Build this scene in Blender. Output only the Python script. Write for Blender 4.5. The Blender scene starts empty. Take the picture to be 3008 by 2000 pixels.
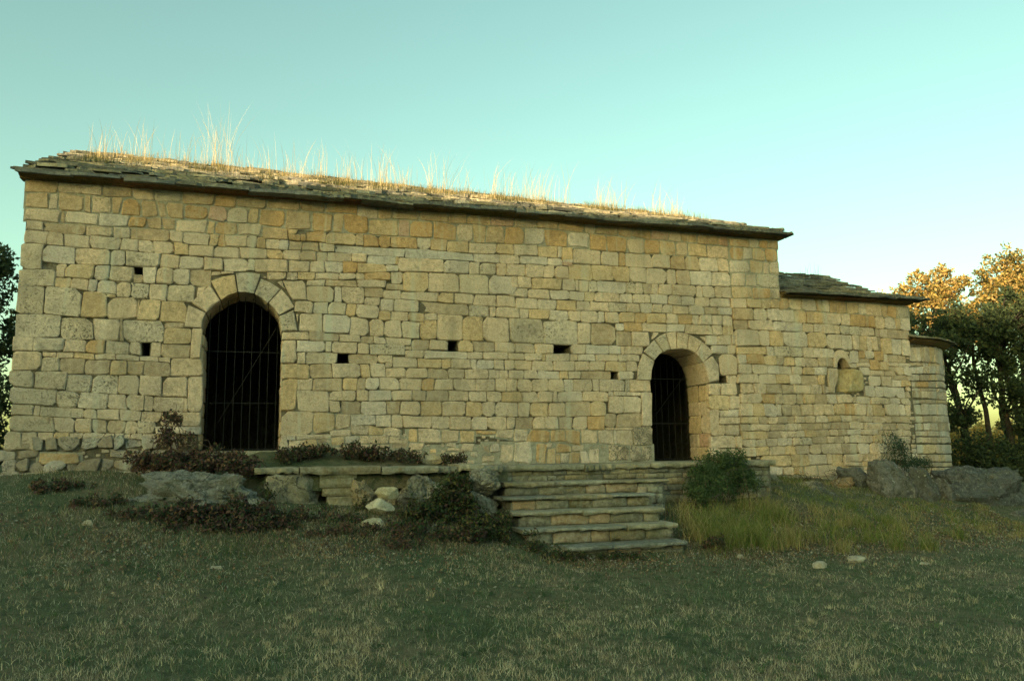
import bpy, bmesh, math, random
import numpy as np
from mathutils import Vector, Matrix, noise
from mathutils.geometry import delaunay_2d_cdt

scene = bpy.context.scene
col = scene.collection
PI = math.pi

# ------------------------------------------------------------------ camera
EYE = 1.6
YAW, PITCH, ROLL, FPX = 0.3038, 0.13968, -0.0122, 2285.0
cam_data = bpy.data.cameras.new("camera")
cam = bpy.data.objects.new("camera", cam_data)
col.objects.link(cam)
cam_data.sensor_width = 36.0
cam_data.lens = 36.0 * FPX / 3008.0
cam_data.clip_start = 0.05
cam_data.clip_end = 3000.0
_f0 = Vector((math.sin(YAW), math.cos(YAW), 0)); _r0 = Vector((math.cos(YAW), -math.sin(YAW), 0)); _u0 = Vector((0, 0, 1))
_f = math.cos(PITCH) * _f0 + math.sin(PITCH) * _u0
_u = -math.sin(PITCH) * _f0 + math.cos(PITCH) * _u0
_r = math.cos(ROLL) * _r0 + math.sin(ROLL) * _u
_u2 = -math.sin(ROLL) * _r0 + math.cos(ROLL) * _u
cam.matrix_world = Matrix(((_r.x, _u2.x, -_f.x, 0), (_r.y, _u2.y, -_f.y, 0), (_r.z, _u2.z, -_f.z, EYE), (0, 0, 0, 1)))
scene.camera = cam

# ------------------------------------------------------------------ sky, sun, exposure
SUN_EL = math.radians(6.0)
SUN_H = Vector((-0.77, -0.638, 0)).normalized()          # horizontal direction towards the low sun
SUN_DIR = (SUN_H * math.cos(SUN_EL) + Vector((0, 0, math.sin(SUN_EL)))).normalized()
world = bpy.data.worlds.new("World"); scene.world = world; world.use_nodes = True
nt = world.node_tree; nt.nodes.clear()
w_out = nt.nodes.new("ShaderNodeOutputWorld"); w_bg = nt.nodes.new("ShaderNodeBackground")
sky = nt.nodes.new("ShaderNodeTexSky"); sky.sky_type = 'NISHITA'; sky.sun_disc = False
sky.sun_elevation = SUN_EL
sky.sun_rotation = math.atan2(SUN_H.x, SUN_H.y)
sky.altitude = 600; sky.air_density = 1.0; sky.dust_density = 3.6; sky.ozone_density = 1.0
w_mul = nt.nodes.new("ShaderNodeMix"); w_mul.data_type = 'RGBA'; w_mul.blend_type = 'MULTIPLY'
w_mul.inputs[0].default_value = 1.0
w_mul.inputs[7].default_value = (0.88, 1.075, 0.72, 1)
nt.links.new(sky.outputs[0], w_mul.inputs[6]); nt.links.new(w_mul.outputs[2], w_bg.inputs[0])
w_bg.inputs[1].default_value = 0.15
nt.links.new(w_bg.outputs[0], w_out.inputs[0])
sun_data = bpy.data.lights.new("sun", 'SUN'); sun_data.energy = 3.8; sun_data.angle = math.radians(0.5); sun_data.color = (1.0, 0.72, 0.40)
sun = bpy.data.objects.new("sun", sun_data); col.objects.link(sun)
sun.rotation_euler = (-SUN_DIR).to_track_quat('-Z', 'Y').to_euler()
sun.location = SUN_DIR * 60
scene.view_settings.view_transform = 'Standard'; scene.view_settings.look = 'None'
scene.view_settings.exposure = 1.72; scene.view_settings.gamma = 1.0; scene.view_settings.use_curve_mapping = False

# ------------------------------------------------------------------ helpers
rng = random.Random(11)
nrg = np.random.default_rng(7)

def tag(o, label=None, cat=None, group=None, kind=None):
    if label: o["label"] = label
    if cat: o["category"] = cat
    if group: o["group"] = group
    if kind: o["kind"] = kind
    return o

def empty(name, loc=(0, 0, 0)):
    o = bpy.data.objects.new(name, None); o.location = loc; o.empty_display_size = 0.2
    col.objects.link(o); return o

def link(name, me, mat=None, parent=None):
    o = bpy.data.objects.new(name, me); col.objects.link(o)
    if mat is not None and not me.materials: me.materials.append(mat)
    if parent is not None:
        o.parent = parent
        o.location = -_wloc(parent)
    return o

def _wloc(o):
    v = Vector(o.location)
    while o.parent is not None:
        o = o.parent; v = v + Vector(o.location)
    return v

class MB:
    """collects vertices, faces and one tint per vertex in world coordinates"""
    def __init__(s): s.v = []; s.f = []; s.t = []
    def add(s, vs, fs, tint=(1, 1, 1, 0)):
        n = len(s.v); s.v.extend(vs); s.f.extend([tuple(i + n for i in f) for f in fs]); s.t.extend([tint] * len(vs))
    def box(s, x0, x1, y0, y1, z0, z1, tint=(1, 1, 1, 0)):
        s.add([(x0, y0, z0), (x1, y0, z0), (x1, y1, z0), (x0, y1, z0), (x0, y0, z1), (x1, y0, z1), (x1, y1, z1), (x0, y1, z1)],
              [(0, 3, 2, 1), (4, 5, 6, 7), (0, 1, 5, 4), (1, 2, 6, 5), (2, 3, 7, 6), (3, 0, 4, 7)], tint)
    def tube(s, pts, rad, n=6, tint=(1, 1, 1, 0), cap=True):
        base = len(s.v); N = len(pts)
        for i, p in enumerate(pts):
            p = Vector(p); a = Vector(pts[max(i - 1, 0)]); b = Vector(pts[min(i + 1, N - 1)])
            d = (b - a).normalized(); u = d.cross(Vector((0.31, 0.17, 0.93)))
            if u.length < 1e-3: u = d.cross(Vector((1, 0, 0)))
            u.normalize(); w = d.cross(u); r = rad[i] if isinstance(rad, (list, tuple)) else rad
            for k in range(n):
                a_ = 2 * PI * k / n; s.v.append(tuple(p + (u * math.cos(a_) + w * math.sin(a_)) * r)); s.t.append(tint)
        for i in range(N - 1):
            for k in range(n):
                k2 = (k + 1) % n; s.f.append((base + i * n + k, base + i * n + k2, base + (i + 1) * n + k2, base + (i + 1) * n + k))
        if cap:
            s.f.append(tuple(base + k for k in range(n))[::-1]); s.f.append(tuple(base + (N - 1) * n + k for k in range(n)))
    def build(s, name, mat, parent=None, smooth=False):
        me = bpy.data.meshes.new(name); me.from_pydata(s.v, [], s.f)
        at = me.attributes.new("tint", 'FLOAT_COLOR', 'POINT'); at.data.foreach_set("color", np.array(s.t, np.float32).ravel())
        if smooth: me.polygons.foreach_set("use_smooth", [True] * len(me.polygons))
        return link(name, me, mat, parent)

def tri_mesh(name, V, T, C, mat, parent=None):
    """big triangle mesh from numpy arrays: V (n,3), T (m,3), C (n,3)"""
    me = bpy.data.meshes.new(name); n, m = len(V), len(T)
    me.vertices.add(n); me.vertices.foreach_set("co", np.ascontiguousarray(V, np.float32).ravel())
    me.loops.add(3 * m); me.loops.foreach_set("vertex_index", np.ascontiguousarray(T, np.int32).ravel())
    me.polygons.add(m); me.polygons.foreach_set("loop_start", np.arange(0, 3 * m, 3, dtype=np.int32))
    me.update(calc_edges=True)
    at = me.attributes.new("tint", 'FLOAT_COLOR', 'POINT')
    at.data.foreach_set("color", np.concatenate([C, np.zeros((n, 1))], 1).astype(np.float32).ravel())
    return link(name, me, mat, parent)

# ------------------------------------------------------------------ materials
def new_mat(name):
    m = bpy.data.materials.new(name); m.use_nodes = True
    t = m.node_tree; b = t.nodes["Principled BSDF"]
    b.inputs["Specular IOR Level"].default_value = 0.2
    return m, t, b

def N(t, kind, **kw):
    n = t.nodes.new(kind)
    for k, v in kw.items(): setattr(n, k, v)
    return n

def noise_node(t, vec, scale, detail=4, rough=0.55):
    n = N(t, "ShaderNodeTexNoise"); n.inputs["Scale"].default_value = scale; n.inputs["Detail"].default_value = detail
    n.inputs["Roughness"].default_value = rough; t.links.new(vec, n.inputs["Vector"]); return n.outputs["Fac"]

def ramp(t, fac, lo, hi, a=0.0, b=1.0):
    n = N(t, "ShaderNodeMapRange"); n.inputs[1].default_value = lo; n.inputs[2].default_value = hi
    n.inputs[3].default_value = a; n.inputs[4].default_value = b; t.links.new(fac, n.inputs[0]); return n.outputs[0]

def math_node(t, op, a, b=None):
    n = N(t, "ShaderNodeMath", operation=op)
    for i, x in enumerate((a, b)):
        if x is None: continue
        if isinstance(x, (int, float)): n.inputs[i].default_value = x
        else: t.links.new(x, n.inputs[i])
    return n.outputs[0]

def mixc(t, fac, a, b, mode='MIX'):
    n = N(t, "ShaderNodeMix", data_type='RGBA', blend_type=mode)
    for i, x in ((0, fac), (6, a), (7, b)):
        if isinstance(x, (int, float)): n.inputs[i].default_value = x
        elif isinstance(x, tuple): n.inputs[i].default_value = x
        else: t.links.new(x, n.inputs[i])
    return n.outputs[2]

def stone_material(name, lich=(0.30, 0.31, 0.27, 1), lich_amt=0.5, pit=1.0, bump=0.5, white=0.0, moss=0.0, rough=0.9, crack=0.0, streak=0.0):
    m, t, b = new_mat(name)
    at = N(t, "ShaderNodeAttribute", attribute_name="tint"); geo = N(t, "ShaderNodeNewGeometry"); P = geo.outputs["Position"]
    c = at.outputs["Color"]
    n1 = noise_node(t, P, 2.3, 5); n2 = noise_node(t, P, 14, 6, 0.65); n3 = noise_node(t, P, 55, 5, 0.7)
    v = math_node(t, 'MULTIPLY', ramp(t, n1, 0.3, 0.7, 0.80, 1.18), ramp(t, n2, 0.25, 0.75, 0.62, 1.36))
    v = math_node(t, 'MULTIPLY', v, ramp(t, n3, 0.3, 0.7, 0.72, 1.24))
    comb = N(t, "ShaderNodeCombineColor")
    for i in range(3): t.links.new(v, comb.inputs[i])
    c = mixc(t, 1.0, c, comb.outputs[0], 'MULTIPLY')
    # ochre and rust staining with a shape of its own
    st = ramp(t, noise_node(t, P, 5.5, 6, 0.7), 0.58, 0.74, 0, 0.35)
    c = mixc(t, st, c, (0.40, 0.23, 0.08, 1))
    # grey lichen film in blotches
    lf = math_node(t, 'MULTIPLY', ramp(t, noise_node(t, P, 1.1, 3), 0.42, 0.62), ramp(t, n2, 0.45, 0.62))
    c = mixc(t, math_node(t, 'MULTIPLY', lf, lich_amt), c, lich)
    wz = N(t, "ShaderNodeMapping"); wz.inputs["Scale"].default_value = (1.6, 1.6, .30); t.links.new(P, wz.inputs["Vector"])
    c = mixc(t, ramp(t, noise_node(t, wz.outputs[0], 1.0, 6, .65), .50, .72, 0, streak), c, (0.21, 0.195, 0.15, 1))
    if white:
        wv = N(t, "ShaderNodeMapping"); wv.inputs["Scale"].default_value = (4.0, 4.0, 0.35); t.links.new(P, wv.inputs["Vector"])
        wf = ramp(t, noise_node(t, wv.outputs[0], 1.0, 4), 0.57, 0.68, 0, white)
        c = mixc(t, wf, c, (0.52, 0.53, 0.46, 1))
    if moss:
        mf = ramp(t, noise_node(t, P, 3.0, 5), 0.5, 0.65, 0, moss); c = mixc(t, mf, c, (0.07, 0.08, 0.03, 1))
    if crack:
        ve = N(t, "ShaderNodeTexVoronoi", feature='DISTANCE_TO_EDGE'); ve.inputs["Scale"].default_value = 2.6
        wn = N(t, "ShaderNodeTexNoise"); wn.inputs["Scale"].default_value = 4; wn.inputs["Detail"].default_value = 5; t.links.new(P, wn.inputs["Vector"])
        wv2 = N(t, "ShaderNodeVectorMath", operation='MULTIPLY_ADD'); t.links.new(wn.outputs["Color"], wv2.inputs[0]); wv2.inputs[1].default_value = (.5, .5, .5); t.links.new(P, wv2.inputs[2]); t.links.new(wv2.outputs[0], ve.inputs["Vector"])
        c = mixc(t, ramp(t, ve.outputs["Distance"], .0, .03, crack, 0), c, (0.04, 0.042, 0.035, 1))
        c = mixc(t, ramp(t, noise_node(t, P, 3.2, 6, .75), .52, .62, 0, crack * .8), c, (0.075, 0.085, 0.085, 1))
        c = mixc(t, ramp(t, noise_node(t, P, 22, 3, .6), .64, .69, 0, .6), c, (0.45, 0.45, 0.38, 1))
    # dark pits, strength per stone in the tint's alpha
    vo = N(t, "ShaderNodeTexNoise"); vo.inputs["Scale"].default_value = 34; vo.inputs["Detail"].default_value = 5; t.links.new(P, vo.inputs["Vector"])
    pf = math_node(t, 'MULTIPLY', ramp(t, vo.outputs["Fac"], 0.53, 0.64), ramp(t, noise_node(t, P, 5, 4), 0.38, 0.62))
    pf = math_node(t, 'MULTIPLY', pf, at.outputs["Alpha"]); pf = math_node(t, 'MULTIPLY', pf, pit)
    # soot-black blotches on the few stones marked for it
    bl = math_node(t, 'MULTIPLY', ramp(t, noise_node(t, P, 5.5, 6, .75), .44, .60, 0, .85), ramp(t, at.outputs["Alpha"], 3.0, 4.0))
    pf = math_node(t, 'MINIMUM', pf, .9)
    pf = math_node(t, 'ADD', pf, bl)
    pc = N(t, "ShaderNodeClamp"); t.links.new(pf, pc.inputs[0])
    c = mixc(t, math_node(t, 'MULTIPLY', pc.outputs[0], .8), c, (0.11, 0.11, 0.09, 1))
    t.links.new(c, b.inputs["Base Color"]); b.inputs["Roughness"].default_value = rough
    bp = N(t, "ShaderNodeBump"); bp.inputs["Strength"].default_value = bump; bp.inputs["Distance"].default_value = 0.02 if not crack else 0.05
    h = math_node(t, 'ADD', math_node(t, 'MULTIPLY', n2, 0.8), math_node(t, 'MULTIPLY', n3, 0.35))
    h = math_node(t, 'SUBTRACT', h, math_node(t, 'MULTIPLY', pf, 0.5))
    t.links.new(h, bp.inputs["Height"]); t.links.new(bp.outputs[0], b.inputs["Normal"])
    return m

def leaf_material(name, trans=0.25, rough=0.6):
    m, t, b = new_mat(name)
    at = N(t, "ShaderNodeAttribute", attribute_name="tint")
    t.links.new(at.outputs["Color"], b.inputs["Base Color"]); b.inputs["Roughness"].default_value = rough
    if trans:
        tr = N(t, "ShaderNodeBsdfTranslucent"); t.links.new(at.outputs["Color"], tr.inputs["Color"])
        mx = N(t, "ShaderNodeMixShader"); mx.inputs[0].default_value = trans
        t.links.new(b.outputs[0], mx.inputs[1]); t.links.new(tr.outputs[0], mx.inputs[2])
        t.links.new(mx.outputs[0], t.nodes["Material Output"].inputs[0])
    return m

M_STONE = stone_material("wall_limestone", white=0.55, streak=0.55, lich=(0.33, 0.31, 0.25, 1), bump=0.8)
M_MORTAR = stone_material("lime_mortar", lich_amt=0.4, pit=0.0, bump=0.8, streak=0.3)
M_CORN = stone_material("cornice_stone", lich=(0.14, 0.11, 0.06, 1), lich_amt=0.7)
M_SLATE = stone_material("roof_slab_stone", lich=(0.36, 0.34, 0.24, 1), lich_amt=0.55, moss=0.35, bump=0.9)
M_ROCK = stone_material("weathered_rock", lich=(0.34, 0.34, 0.29, 1), lich_amt=0.7, moss=0.45, bump=1.0, crack=0.85)
M_ROCKD = stone_material("dark_weathered_rock", lich=(0.20, 0.205, 0.19, 1), lich_amt=0.6, moss=0.3, bump=1.0, crack=0.85)
M_STEP = stone_material("step_stone", lich=(0.34, 0.33, 0.27, 1), lich_amt=0.8, moss=0.4, bump=0.9)
M_LEAF = leaf_material("foliage", 0.3)
M_DRY = leaf_material("dry_grass", 0.45, 0.8)
M_GRASS = leaf_material("grass", 0.2, 0.8)
M_BARK = stone_material("bark", lich=(0.10, 0.09, 0.07, 1), lich_amt=0.4, bump=1.0)
M_IRON, _t, _b = new_mat("wrought_iron"); _b.inputs["Base Color"].default_value = (0.05, 0.055, 0.055, 1); _b.inputs["Roughness"].default_value = 0.55; _b.inputs["Metallic"].default_value = 0.3
_n = noise_node(_t, N(_t, "ShaderNodeNewGeometry").outputs["Position"], 30, 4); _t.links.new(mixc(_t, ramp(_t, _n, 0.45, 0.65), (0.024, 0.028, 0.030, 1), (0.034, 0.024, 0.018, 1)), _b.inputs["Base Color"])

TINT = {'c': (0.60, 0.47, 0.36, .45), 'w': (0.60, 0.505, 0.43, .4), 'W': (0.52, 0.46, 0.41, .3), 'y': (0.59, 0.43, 0.27, .4), 'o': (0.52, 0.335, 0.175, .4),
        'b': (0.49, 0.355, 0.23, .3), 'd': (0.45, 0.345, 0.25, .15), 'g': (0.54, 0.45, 0.36, .9), 'G': (0.54, 0.46, 0.385, 1.2), 'p': (0.52, 0.35, 0.27, .4), 'k': (0.50, 0.40, 0.31, 8.0)}
def tint_of(ch, jit=0.07):
    c = TINT[ch]; k = 1 + rng.uniform(-jit, jit); h = rng.uniform(-0.03, 0.03)
    return (c[0] * k * (1 + h), c[1] * k, c[2] * k * (1 - 1.6 * h), c[3] * rng.uniform(.5, 1.3))

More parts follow.
